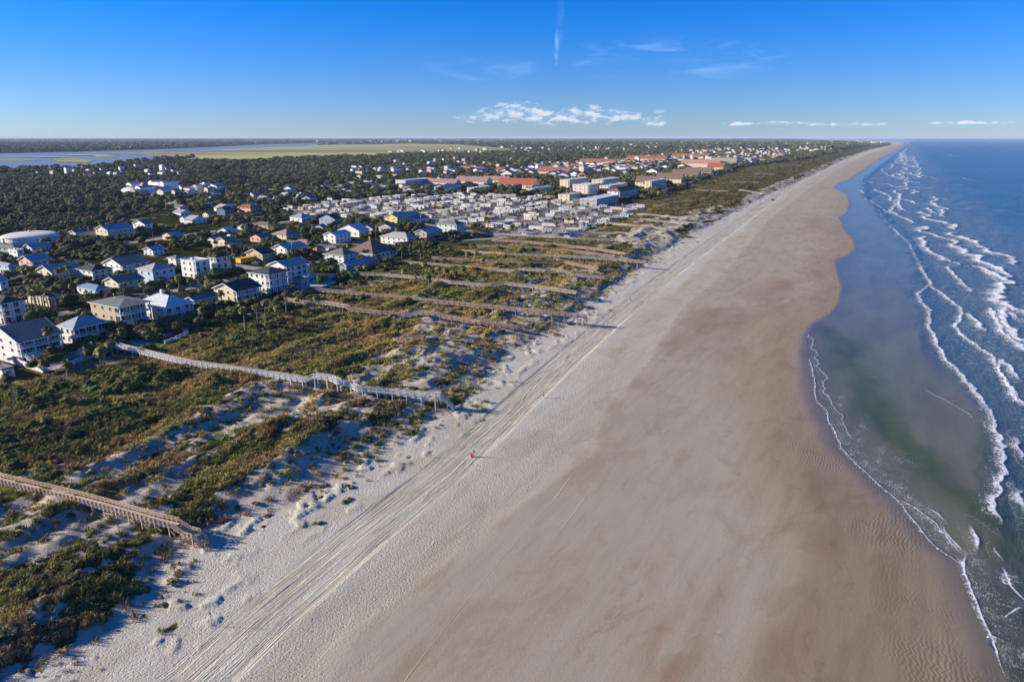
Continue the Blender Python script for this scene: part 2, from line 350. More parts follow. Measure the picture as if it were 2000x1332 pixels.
    rv = rv_mask(X, Y); veg = np.where(rv > .5, .30, veg); sand = np.where((rv > .5)[:, None], np.array([.36, .30, .26]), sand)
    clear = np.clip(in_ell(X, Y, [(170,720,8,5,1.2),(230,705,8,4,.9),(120,738,8,3,.8),(10,790,5,3,1.)], 4.), 0, 1)
    sand = blend(sand, [.30, .165, .11], sstep(.3, .6, clear)*.8); veg = veg*(1-clear*.75)
    veg = np.maximum(veg, (.29*sstep(-4, 6, dt)+.0)*(db < 0)*(.75+.5*fbm(U/5, V/9, 111, 3)))
    veg = np.where(ds < 2, 0, veg)
    lump = (sstep(3, -3, -ddry)*(.35+.65*sstep(-22, -8, sdist(X, Y, TRK))) )*(.45+.9*fbm(U/5, V/12, 101, 3)) + .09
    return sand, vc, np.clip(veg, 0, 1), wet, ond, lump
def poly_mask(X, Y, poly, z=FEN):
    P = [plane(x, y, z) for x, y in poly]; ins = np.zeros(X.shape, bool)
    for (ax, ay), (bx, by) in zip(P, P[1:]+P[:1]):
        c = ((ay > Y) != (by > Y)) & (X < (bx-ax)*(Y-ay)/(by-ay+1e-12)+ax); ins ^= c
    return ins
RV_POLY = [(545,410),(640,392),(760,385),(900,380),(1060,385),(1180,400),(1255,395),(1232,415),(1180,440),(1150,462),(1000,462),(930,445),(830,432),(700,428),(600,425)]
FOREST = [[(-300,455),(-300,330),(120,335),(330,322),(520,312),(640,320),(560,345),(430,352),(330,372),(230,392),(250,425),(180,440),(110,440),(40,452)],
          [(-300,345),(-300,330),(120,335),(330,322),(520,312),(900,305),(1010,300),(1150,310),(900,330),(700,335),(560,350),(430,345),(200,350)],
          [(110,470),(190,468),(250,480),(240,520),(180,510),(120,500),(80,480)]]
def rv_mask(X, Y): return poly_mask(X, Y, RV_POLY).astype(float)
def forest_mask(X, Y):
    m = np.zeros(X.shape, bool)
    for p in FOREST: m |= poly_mask(X, Y, p)
    return np.where(m, .97, 0) + np.where(np.hypot(X, Y) > 3800, .97, 0)*(~m)
th = np.concatenate([np.linspace(-math.pi, R(-46), 50)[:-1], np.linspace(R(-46), R(43), 700), np.linspace(R(43), math.pi, 50)[1:]])
rs = [0.0]; r = 42.0
rs = [0.01, 20.0]
while r < 700: rs.append(r); r *= 1.0058
while r < 45000: rs.append(r); r *= 1.014
rs.append(45000)
X, Y, F4 = polar(th, np.array(rs)); Z, D = terrain(X, Y, True)
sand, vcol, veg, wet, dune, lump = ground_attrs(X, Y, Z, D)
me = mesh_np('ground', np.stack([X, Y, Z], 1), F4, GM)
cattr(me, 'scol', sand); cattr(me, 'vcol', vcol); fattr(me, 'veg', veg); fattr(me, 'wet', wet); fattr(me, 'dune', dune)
fattr(me, 'lump', lump); fattr(me, 'ddry', sdist(X, Y, DRY)); fattr(me, 'td', sdist(X, Y, TRK)); fattr(me, 'tv', D['V']); fattr(me, 'near', (np.hypot(X, Y) < 600).astype(float))
fattr(me, 'rip', sstep(14, 4, D['ds']*.7)*(D['ds'] > .3)*sstep(260, 180, np.hypot(X, Y)))
ground_o = bpy.data.objects.new('ground', me); C.objects.link(ground_o); tag(ground_o, kind='structure')

# ------------------------------------------------------------------ sea
FOAM = [  # (strength, width m, trailing lace m, points)
 (1.0,.22,1.2,[(1564,600),(1564,600)]),
 (.9,.20,1.0,[(1962,1332),(1950,1293),(1936,1245),(1912,1188),(1886,1130),(1882,1108),(1889,1084)]),
 (.75,.14,.9,[(1889,1110),(1860,1091),(1832,1072),(1804,1043),(1775,1005),(1747,970),(1718,949),(1690,922),(1661,896),(1644,876),(1630,843),(1618,822),(1616,806),(1594,780),(1592,747),(1585,716),(1580,700)]),
 (.7,.14,1.6,[(1880,1078),(1860,1062),(1832,1029),(1813,1012),(1785,991),(1747,970)]),
 (.35,.25,3.0,[(1660,860),(1640,810),(1628,780),(1610,740),(1600,700),(1582,650)]),
 (1.,.30,2.6,[(1950,1022),(1946,1008),(1948,975),(1958,951),(1960,923),(1960,890),(1958,861),(1946,842),(1943,811),(1927,790),(1903,762),(1875,728),(1846,700),(1832,670),(1816,638),(1818,606),(1800,590),(1794,574),(1810,562),(1820,556),(1800,522),(1776,474),(1748,450),(1726,428),(1712,402),(1692,386)]),
 (1.,.32,2.6,[(2010,800),(1965,745),(1940,696),(1912,678),(1880,654),(1868,638),(1876,622),(1880,602),(1860,590),(1836,570),(1818,558)]),
 (1.,1.2,8.0,[(1950,540),(1920,518),(1894,506),(1904,494),(1880,486),(1848,470),(1812,454),(1800,442)]),
 (1.,1.3,10.,[(2020,606),(2000,598),(1980,590),(1960,574),(1944,554),(1920,538),(1892,524)]),
 (1.,1.5,9.0,[(1864,450),(1840,434),(1808,422),(1786,414)]),
 (1.,1.5,10.,[(1920,480),(1896,468),(1876,458)]),
 (.9,.8,5.,[(1756,368),(1732,360),(1704,358),(1682,350)]),
 (.9,.8,6.,[(1788,438),(1760,424),(1738,414),(1748,402),(1736,382),(1710,370)]),
 (.9,.8,5.,[(1736,418),(1712,402),(1692,386),(1684,372)]),
 (.9,1.,6.,[(1794,400),(1764,390)]),(.9,1.,6.,[(1824,418),(1812,406)]),(1.,1.6,9.,[(1788,328),(1768,322),(1760,298)]),(.9,1.6,8.,[(1792,343),(1768,336)]),
 (.9,1.2,8.,[(1794,359),(1768,354)]),(.9,1.,6.,[(1816,368),(1800,366)]),(.7,1.8,8.,[(1868,306),(1848,302)]),(.9,1.5,8.,[(1776,316),(1766,300),(1770,290)]),(.8,1.5,8.,[(1790,380),(1778,372),(1770,362),(1756,350),(1748,338)]),
 (1.,.6,4.5,[(2010,690),(1984,666),(1960,646),(1948,622),(1930,600)]),(1.,.8,4.,[(2000,622),(1984,610)]),(.8,.6,4.,[(1880,520),(1840,502)]),(.7,.5,3.,[(1814,490),(1792,484)]),
 (1.,.35,1.5,[(1910,1077),(1908,1051),(1894,1027)]),(1.,.22,1.2,[(1955,1091),(1941,1068)]),(1.,.22,1.5,[(2010,1184),(2000,1174),(1974,1141),(1960,1108)]),
 (1.,.5,3.,[(2010,800),(1981,771),(1970,743)]),(1.,.5,3.,[(1991,745),(1981,724),(1951,700)]),(1.,.28,1.0,[(1846,1018),(1832,1004),(1811,992)]),(.8,.16,1.0,[(1889,1080),(1860,1056),(1842,1027)]),
 (.45,.18,.5,[(1894,816),(1870,800),(1842,781),(1813,762)]),
 (.9,1.6,9.,[(1802,348),(1796,332),(1788,318),(1784,304)]),(.9,1.3,8.,[(1850,425),(1836,412),(1826,396),(1822,384)]),(.9,1.,7.,[(1766,412),(1752,398),(1760,384),(1748,372)]),(.9,.9,6.,[(1850,512),(1826,496),(1810,478),(1800,462)]),(1.,.8,6.,[(2010,660),(1990,640),(1976,618),(1972,600)]),(.9,1.2,8.,[(1980,520),(1950,500),(1930,482)]),(.8,.7,5.,[(1900,572),(1880,556),(1862,536),(1850,520)]),(.9,.7,5.,[(1930,650),(1908,630),(1900,612)]),(.8,1.5,9.,[(1740,330),(1748,320),(1758,308),(1762,298)]),
 (.8,.8,5.,[(1830,350),(1815,345)]),(.7,1.,5.,[(1850,392),(1838,388)]),(.8,.8,6.,[(1740,345),(1728,338),(1722,330)]),(.8,1.5,9.,[(1772,352),(1764,338),(1766,326)]),(.6,1.4,7.,[(1900,352),(1890,349)]),
 (.9,.6,3.,[(2010,905),(1995,880),(1985,850)]),(.8,.5,3.,[(2010,1000),(1990,970),(1985,950)])]
def foam_attrs(X, Y):
    N = len(X); sd = np.full(N, 50.); st = np.zeros(N); wd = np.full(N, .3); lace = np.zeros(N); best = np.full(N, 1e9); crest = np.zeros(N)
    for s, wdt, tr, pl in FOAM:
        if len(set(pl)) < 2: continue
        P = [plane(x, y, 0) for x, y in pl]
        P = np.array(P); lo = P.min(0)-60-tr*3; hi = P.max(0)+60+tr*3
        m = (X > lo[0]) & (X < hi[0]) & (Y > lo[1]) & (Y < hi[1]); idx = np.nonzero(m)[0]
        if not len(idx): continue
        x, y = X[idx], Y[idx]
        far_w = (fbm(x/34, y/34, 16, 4)-.5)*(30 if wdt >= 1.2 else 10 if wdt >= .8 else 0)
        wob = far_w + (fbm(x/3.0, y/3.0, 5, 3)-.5)*min(2.6, tr*.8) + (fbm(x/13, y/13, 6, 3)-.5)*(5 if s < .5 else 4 if wdt > .5 else 0) + (fbm(x/(.9+wdt*3), y/(.9+wdt*3), 9, 2)-.5)*wdt*1.5
        dd = -sdist(x, y, P)+wob     # + = seaward for lines that come towards the camera... fixed below
        q = np.abs(dd); b = q < best[idx]
        # end taper
        e = np.minimum(np.hypot(x-P[0, 0], y-P[0, 1]), np.hypot(x-P[-1, 0], y-P[-1, 1])); tp = sstep(0, 3+wdt*5, e+.8)
        sea = -dd if SEA_LEFT else dd
        j = idx[b]; best[j] = q[b]; sd[j] = sea[b]; st[j] = (s*tp)[b]; wd[j] = wdt
        lace[idx] = np.maximum(lace[idx], s*np.where(sea > 0, np.exp(-sea/tr), 0)*tp*(q < tr*4))
        crest[idx] = np.maximum(crest[idx], s*min(wdt*.7, .8)*np.where(sea > 0, np.exp(-(sea/(wdt*3.5))**2), np.exp(-(sea/(wdt*1.5))**2))*tp)
    return sd, st, wd, lace, crest
SEA_LEFT = True
ths = np.concatenate([np.linspace(R(-10), R(14), 30)[:-1], np.linspace(R(14), R(40), 420), np.linspace(R(40), R(150), 60)[1:]])
rs = []; r = 42.0
while r < 1100: rs.append(r); r *= 1.0052
while r < 45000: rs.append(r); r *= 1.016
rs.append(45000)
rs = np.array(rs)
X, Y, F4 = polar(ths, rs); ds = sdist(X, Y, SHO)
U = X*UH[0]+Y*UH[1]; V = X*VH[0]+Y*VH[1]; rr = np.hypot(X, Y)
sd, st, wd, lace, crest = foam_attrs(X, Y)
SURF = wline([(2100,1500),(2040,1332),(1990,1130),(1975,1050),(1950,1022),(1946,1008),(1948,975),(1958,951),(1960,923),(1958,861),(1943,811),(1903,762),(1846,700),(1816,638),(1800,590),(1800,560),(1800,522),(1776,474),(1748,450),(1712,402),(1692,386),(1690,350),(1720,325),(1760,294),(1772,284)], 0, near=False)
DEEP = wline([(2400,800),(2100,620),(2000,545),(1930,480),(1890,445),(1850,410),(1820,370),(1800,330),(1785,300),(1780,285)], 0, near=False)
dsu = -sdist(X, Y, SURF); dde = -sdist(X, Y, DEEP)
calm = sstep(6, -6, dsu + (fbm(U/7, V/20, 3, 3)-.5)*8)
N = len(X)
deep = np.tile([.004, .044, .068], (N, 1)); mid = np.array([.075, .105, .105])
sw = sstep(8, 60, dde + (fbm(U/14, V/40, 13, 4)-.5)*50)
wc = blend(np.tile(mid, (N, 1)), deep[0], sw)
wc = blend(wc, [.030, .068, .078], sstep(.5, .65, fbm(U/10, V/30, 23, 4))*.5*(1-sw))
nearf = sstep(260, 130, rr); wc = blend(wc, [.055, .085, .060], nearf*.75*(1-sw))
wc = blend(wc, [.165, .160, .112], calm*.92)
gp = [plane(x_, y_, 0) for x_, y_ in ((1610,640),(1650,680),(1690,760),(1740,850),(1820,925),(1900,990),(1990,1060),(2080,1120))]; gd = np.abs(sdist(X, Y, gp)) + (fbm(U/6, V/10, 29, 4)-.5)*9
green = np.clip(np.exp(-(gd/5.5)**2) + in_ell(X, Y, [(1960,1300,6,5,1.0),(1920,880,7,4,.5),(1950,1180,6,4,.6)], 0), 0, 1)
wc = blend(wc, [.068, .092, .030], green*.9)
lag = sstep(9, 1, -ds)*calm; wc = blend(wc, [.13, .112, .095], lag*.6)
Z = np.maximum(crest*.85, 0) + (1-calm)*(fbm(U/6, V/22, 37, 3)-.5)*.35*sstep(1500, 500, rr)
keep = (ds < 8)
Fk = F4[keep[F4].any(1)]
m, t, p = bsdf('sea_water')
geo = t.new('ShaderNodeNewGeometry'); pos = geo.outputs['Position']; bp = t.mapping(pos, (1, 1, 1), rot=(0, 0, YAW))
A = {k: t.attr(k).outputs['Fac'] for k in ('sd', 'st', 'wd', 'lace', 'calm', 'far', 'patch')}
wcn = t.attr('wcol').outputs['Vector']
fn = t.noise(t.mapping(bp, (1, .8, 1)), 1.6, 6, 0.72, 0.4)
fl = t.noise(t.mapping(bp, (1, .7, 1)), 0.55, 6, 0.7, 0.8)
sdn = t.math('ADD', A['sd'], t.math('MULTIPLY', t.math('SUBTRACT', fn, .5), t.math('MULTIPLY', A['wd'], 1.2)))
up = t.smooth(t.math('DIVIDE', sdn, A['wd']), -.5, 0.0); dn = t.smooth(t.math('DIVIDE', sdn, A['wd']), .6, 2.4, 1.0, 0.0)
line = t.math('MULTIPLY', t.math('MULTIPLY', up, dn), t.math('MULTIPLY', A['st'], 1.15), clamp=True)
line = t.math('MULTIPLY', line, t.smooth(fl, .30, .52, .25, 1.))
lc = t.math('MULTIPLY', t.smooth(t.math('ADD', fn, t.math('MULTIPLY', A['lace'], .42)), .70, .86), t.smooth(A['lace'], .02, .25))
fq = t.noise(t.mapping(bp, (1.6, .5, 1)), 2.6, 5, 0.75, 0.3)
pt = t.math('MULTIPLY', t.smooth(t.math('ADD', t.math('MULTIPLY', fq, .6), t.math('MULTIPLY', fl, .4)), .49, .62), A['patch'])
foam = t.math('MAXIMUM', line, t.math('MAXIMUM', lc, t.math('MULTIPLY', pt, .62)), clamp=True)
w1 = t.noise(t.mapping(bp, (1, .35, 1)), 0.9, 5, .62); w2 = t.noise(t.mapping(bp, (1, .3, 1)), 0.10, 4, .55); w3 = t.noise(t.mapping(bp, (1, .25, 1)), 0.02, 4, .5)
hh = t.math('ADD', t.math('MULTIPLY', w1, .22), t.math('ADD', t.math('MULTIPLY', w2, 1.5), t.math('MULTIPLY', t.math('MULTIPLY', w3, 6.), A['far'])))
hh = t.math('MULTIPLY', hh, t.math('SUBTRACT', 1.0, t.math('MULTIPLY', A['calm'], .90)))
hh = t.math('ADD', hh, t.math('MULTIPLY', foam, .10))
bump = t.new('ShaderNodeBump', {'Strength': 1.0, 'Distance': 1.0, 'Height': hh})
wcv = t.mix(t.smooth(w2, .3, .7), t.mix(1.0, wcn, (.72, .75, .8), 'MULTIPLY'), wcn)
t.l.new(t.mix(foam, wcv, (.74, .76, .78)), p.inputs['Base Color'])
t.l.new(t.math('ADD', t.math('MULTIPLY', foam, .6), t.smooth(A['calm'], 0, 1, .24, .20)), p.inputs['Roughness'])
p.inputs['IOR'].default_value = 1.33
t.l.new(t.math('SUBTRACT', t.smooth(A['calm'], 0, 1, .40, .22), t.math('MULTIPLY', foam, .25)), p.inputs['Specular IOR Level'])
t.l.new(bump.outputs[0], p.inputs['Normal'])
me = mesh_np('sea', np.stack([X, Y, Z], 1), Fk, m)
cattr(me, 'wcol', wc); fattr(me, 'sd', sd); fattr(me, 'st', st); fattr(me, 'wd', wd); fattr(me, 'lace', lace); fattr(me, 'calm', calm)
fattr(me, 'far', sstep(200, 900, rr))
patch = sstep(0, 8, dsu)*(sstep(50, -15, dde)*(.35+.65*sstep(.36, .60, fbm(U/9, V/24, 43, 4))) + .35*sstep(.60, .72, fbm(U/14, V/40, 45, 4))*sstep(200, 20, dde))
patch = patch + .75*np.clip(in_ell(X, Y, [(1680,850,12,1.6,1.),(1720,900,9,1.6,1.),(1760,960,8,1.6,1.),(1810,1010,6,1.6,1.),(1640,790,9,1.4,.9),(1770,900,5,4,.5),(1900,1130,6,2,1.),(1940,1200,7,3,1.)], 0), 0, 1)
sy = plane(1580, 690, 0); patch = patch + .95*sstep(-.1, -.6, ds)*sstep(-4.6, -2.4, ds + (fbm(U/3, V/5, 49, 3)-.5)*4)*sstep(205, 150, rr) + .8*sstep(110, 85, rr)*sstep(-2, -5, ds)*sstep(.40, .6, fbm(U/5, V/8, 53, 3))
fattr(me, 'patch', np.clip(patch, 0, 1))
sea_o = bpy.data.objects.new('sea', me); C.objects.link(sea_o); tag(sea_o, kind='structure')

# ------------------------------------------------------------------ haze
hm = bpy.data.materials.new('air'); hm.use_nodes = True; t = NT(hm.node_tree); t.n.clear()
pv = t.new('ShaderNodeVolumePrincipled', {'Color': (.62, .76, 1.0, 1), 'Density': 3.6e-5, 'Anisotropy': 0.0}); o = t.new('ShaderNodeOutputMaterial'); t.l.new(pv.outputs[0], o.inputs['Volume'])
hv = 48000.0
verts = [(x, y, z) for z in (-4.0, 78.0) for x, y in ((-hv, -hv), (hv, -hv), (hv, hv), (-hv, hv))]
hme = bpy.data.meshes.new('haze'); hme.from_pydata(verts, [], [(3,2,1,0),(4,5,6,7),(0,1,5,4),(1,2,6,5),(2,3,7,6),(3,0,4,7)]); hme.materials.append(hm)
haze = bpy.data.objects.new('haze', hme); C.objects.link(haze); tag(haze, kind='stuff')

# ------------------------------------------------------------------ mesh and material helpers
_M = {}
def mat(name, col, rough=.7, nscale=0, amt=.25, bump=0, metal=0, spec=.4, stretch=(1,1,1)):
    if name in _M: return _M[name]
    m, t, p = bsdf(name)
    p.inputs['Roughness'].default_value = rough; p.inputs['Metallic'].default_value = metal; p.inputs['Specular IOR Level'].default_value = spec
    if nscale:
        tc = t.new('ShaderNodeTexCoord'); mp = t.mapping(tc.outputs['Object'], stretch)
        n = t.noise(mp, nscale, 5, .65); oi = t.new('ShaderNodeObjectInfo')
        f = t.smooth(n, .3, .7)
        a = tuple(c*(1-amt) for c in col); b = tuple(min(1, c*(1+amt*.4)) for c in col)
        c = t.mix(f, a, b)
        t.l.new(c, p.inputs['Base Color'])
        if bump: t.l.new(t.new('ShaderNodeBump', {'Strength': .6, 'Distance': bump, 'Height': n}).outputs[0], p.inputs['Normal'])
    else: p.inputs['Base Color'].default_value = (*col, 1)
    _M[name] = m; return m
def clapboard(name, col, pitch=.35):
    if name in _M: return _M[name]
    m, t, p = bsdf(name); tc = t.new('ShaderNodeTexCoord')
    wv = t.new('ShaderNodeTexWave', {'Vector': tc.outputs['Object'], 'Scale': 1.0/(pitch*3.2)}); wv.bands_direction = 'Z'; wv.wave_profile = 'SAW'
    n = t.noise(tc.outputs['Object'], .8, 4, .6)
    t.l.new(t.mix(t.smooth(n, .3, .7), tuple(c*.86 for c in col), col), p.inputs['Base Color']); p.inputs['Roughness'].default_value = .75
    t.l.new(t.new('ShaderNodeBump', {'Strength': .5, 'Distance': .03, 'Height': wv.outputs['Fac']}).outputs[0], p.inputs['Normal'])
    _M[name] = m; return m
def roofmat(name, col, metal=False):
    if name in _M: return _M[name]
    m, t, p = bsdf(name); tc = t.new('ShaderNodeTexCoord')
    n = t.noise(tc.outputs['Object'], 1.2 if metal else .9, 6, .7); n2 = t.noise(tc.outputs['Object'], 9, 3, .7)
    c = t.mix(t.smooth(n, .3, .7), tuple(c*.75 for c in col), tuple(min(1, c*1.1) for c in col)); c = t.mix(t.smooth(n2, .35, .8), t.mix(1.0, c, (.8,.8,.8), 'MULTIPLY'), c)
    t.l.new(c, p.inputs['Base Color']); p.inputs['Roughness'].default_value = .45 if metal else .9; p.inputs['Specular IOR Level'].default_value = .4 if metal else .15
    wv = t.new('ShaderNodeTexWave', {'Vector': tc.outputs['Object'], 'Scale': .75 if metal else 1.4}); wv.bands_direction = 'DIAGONAL' if not metal else 'Y'; wv.wave_profile = 'SIN'
    t.l.new(t.new('ShaderNodeBump', {'Strength': .35, 'Distance': .05, 'Height': wv.outputs['Fac']}).outputs[0], p.inputs['Normal'])
    _M[name] = m; return m
WALL = dict(white=(.74,.73,.71), cream=(.66,.56,.40), tan=(.50,.38,.24), peach=(.66,.37,.28), yellow=(.78,.62,.16), paleblue=(.46,.58,.68), greyblue=(.25,.34,.42),
            navy=(.06,.11,.20), pinkwhite=(.72,.60,.54), mint=(.60,.70,.62), paleyellow=(.74,.66,.42), grey=(.40,.40,.40), khaki=(.42,.35,.26))
ROOF = dict(grey=((.24,.235,.23),0), dark=((.075,.078,.085),0), metal=((.42,.45,.48),1), white=((.74,.75,.76),1), brown=((.24,.17,.13),0), red=((.42,.13,.07),0),
            teal=((.22,.45,.42),1), salmon=((.50,.26,.20),0), blue=((.22,.36,.48),1), tan=((.42,.33,.26),0), pale=((.50,.47,.43),0), terra=((.36,.15,.09),0), mauve=((.40,.24,.22),0))
def wm(k): return clapboard('wall_'+k, WALL[k])
def rm(k): return roofmat('roof_'+k, ROOF[k][0], ROOF[k][1])
GLASS = mat('window_glass', (.03,.045,.06), .12, spec=.6); TRIM = mat('white_trim', (.78,.78,.77), .5); CONC = mat('concrete', (.42,.40,.37), .85, 1.2, .3, .01)
DARKG = mat('shaded_opening', (.05,.05,.055), .6)

class MB:
    def __init__(s): s.v = []; s.f = []; s.m = []
    def box(s, x0, x1, y0, y1, z0, z1, mi=0):
        b = len(s.v); s.v += [(x0,y0,z0),(x1,y0,z0),(x1,y1,z0),(x0,y1,z0),(x0,y0,z1),(x1,y0,z1),(x1,y1,z1),(x0,y1,z1)]
        s.f += [(b+3,b+2,b+1,b),(b+4,b+5,b+6,b+7),(b,b+1,b+5,b+4),(b+1,b+2,b+6,b+5),(b+2,b+3,b+7,b+6),(b+3,b,b+4,b+7)]; s.m += [mi]*6
        return s
    def beam(s, a, b, w, h, mi=0):
        """a bar of width w and height h from a to b (centre line)"""
        a = Vector(a); b = Vector(b); d = (b-a).normalized()
        sd = d.cross(Vector((0,0,1))); sd = sd.normalized() if sd.length > .01 else Vector((1,0,0)); up = sd.cross(d)
        k = len(s.v)
        for p in (a, b):
            for i, j in ((-1,-1),(1,-1),(1,1),(-1,1)): s.v.append(tuple(p + sd*(i*w/2) + up*(j*h/2)))
        s.f += [(k,k+1,k+2,k+3),(k+7,k+6,k+5,k+4)] + [(k+i, k+4+i, k+4+(i+1)%4, k+(i+1)%4) for i in range(4)]; s.m += [mi]*6
        return s
    def tube(s, prof, n=8, c=(0,0), mi=0, cap=True):
        b = len(s.v)
        for r, z in prof:
            for i in range(n): a = 2*math.pi*i/n; s.v.append((c[0]+r*math.cos(a), c[1]+r*math.sin(a), z))
        for k in range(len(prof)-1):
            for i in range(n): s.f.append((b+k*n+i, b+k*n+(i+1)%n, b+(k+1)*n+(i+1)%n, b+(k+1)*n+i)); s.m.append(mi)
        if cap: s.f.append(tuple(b+(len(prof)-1)*n+i for i in range(n))); s.m.append(mi); s.f.append(tuple(b+n-1-i for i in range(n))); s.m.append(mi)
        return s
    def poly(s, pts, fs, mi=0):
        b = len(s.v); s.v += [tuple(p) for p in pts]; s.f += [tuple(b+i for i in f) for f in fs]; s.m += [mi]*len(fs); return s
    def slab(s, pts, faces, th, mi=0):
        """top faces given, closed with an underside th below and edge faces"""
        n = len(pts); b = len(s.v); s.v += [tuple(p) for p in pts] + [(p[0], p[1], p[2]-th) for p in pts]
        cnt = {}
        for f in faces:
            s.f.append(tuple(b+i for i in f)); s.f.append(tuple(b+n+i for i in reversed(f))); s.m += [mi]*2
            for i, j in zip(f, f[1:]+f[:1]): cnt[(i, j)] = 1
        for (i, j) in cnt:
            if (j, i) not in cnt: s.f.append((b+j, b+i, b+n+i, b+n+j)); s.m.append(mi)
        return s
    def mesh(s, name, *mats):
        me = bpy.data.meshes.new(name); me.from_pydata(s.v, [], s.f)
        for m in mats: me.materials.append(m)
        if len(mats) > 1: me.polygons.foreach_set('material_index', s.m)
        me.update(); return me
def put(name, me, parent=None, loc=(0,0,0), rz=0, scale=None):
    o = bpy.data.objects.new(name, me); C.objects.link(o); o.location = loc; o.rotation_euler.z = rz
    if scale: o.scale = scale
    if parent: o.parent = parent
    return o
def empty(name, loc, rz=0):
    o = bpy.data.objects.new(name, None); C.objects.link(o); o.location = loc; o.rotation_euler.z = rz; o.empty_display_size = .5; return o
_mc = {}
def cached(key, fn):
    if key not in _mc: _mc[key] = fn()
    return _mc[key]
def copy_tree(o, parent=None):
    c = o.copy(); C.objects.link(c); c.parent = parent
    for ch in o.children: copy_tree(ch, c)
    return c

# ------------------------------------------------------------------ buildings
FOOT = []   # footprints kept clear of trees: x, y, radius
def lin_solve(P, dirv, px):
    """distance along dirv from P at which the projection reaches column px"""
    A = (px-1000)/F; z = P.z - H
    yc0 = P.y*math.cos(PITCH) - z*math.sin(PITCH)
    return (A*yc0 - P.x)/(dirv[0] - A*dirv[1]*math.cos(PITCH))
def height_at(P, py):
    B = (666-py)/F; cp, sp = math.cos(PITCH), math.sin(PITCH)
    # v = y sin + dz cos ; yc = y cos - dz sin ; v = B yc
    return (B*P.y*cp - P.y*sp)/(cp + B*sp) + H - P.z
def window_set(parent, side, lo, hi, z0, fh, n, w, h, W, L, sill, rich, fm=None):
    """n windows along one face: side 's' is the face towards -y, 'e' the face towards +x"""
    fm = fm or TRIM
    def frame():
        b = MB(); t = .08
        b.box(-w/2-t, -w/2, -.09, .03, 0, h).box(w/2, w/2+t, -.09, .03, 0, h).box(-w/2-t, w/2+t, -.09, .03, h, h+t).box(-w/2-t, w/2+t, -.12, .03, -t, 0)
        if w > 1.3: b.box(-.03, .03, -.085, .03, 0, h)
        if not rich: b.box(-w/2, w/2, -.035, .02, 0, h, 1)
        return b.mesh('window', fm, GLASS)
    me = cached(('win', w, h, rich, fm.name), frame)
    pane = cached(('pane', w, h), lambda: MB().box(-w/2, w/2, -.035, .02, .002, h-.002).mesh('pane', GLASS))
    for k in range(n):
        q = lo + (hi-lo)*(k+.5)/n
        if side == 's': o = put('window', me, parent, (q, 0, z0+sill))
        else: o = put('window', me, parent, (W, q, z0+sill), math.pi/2)
        if rich: put('pane', pane, o)
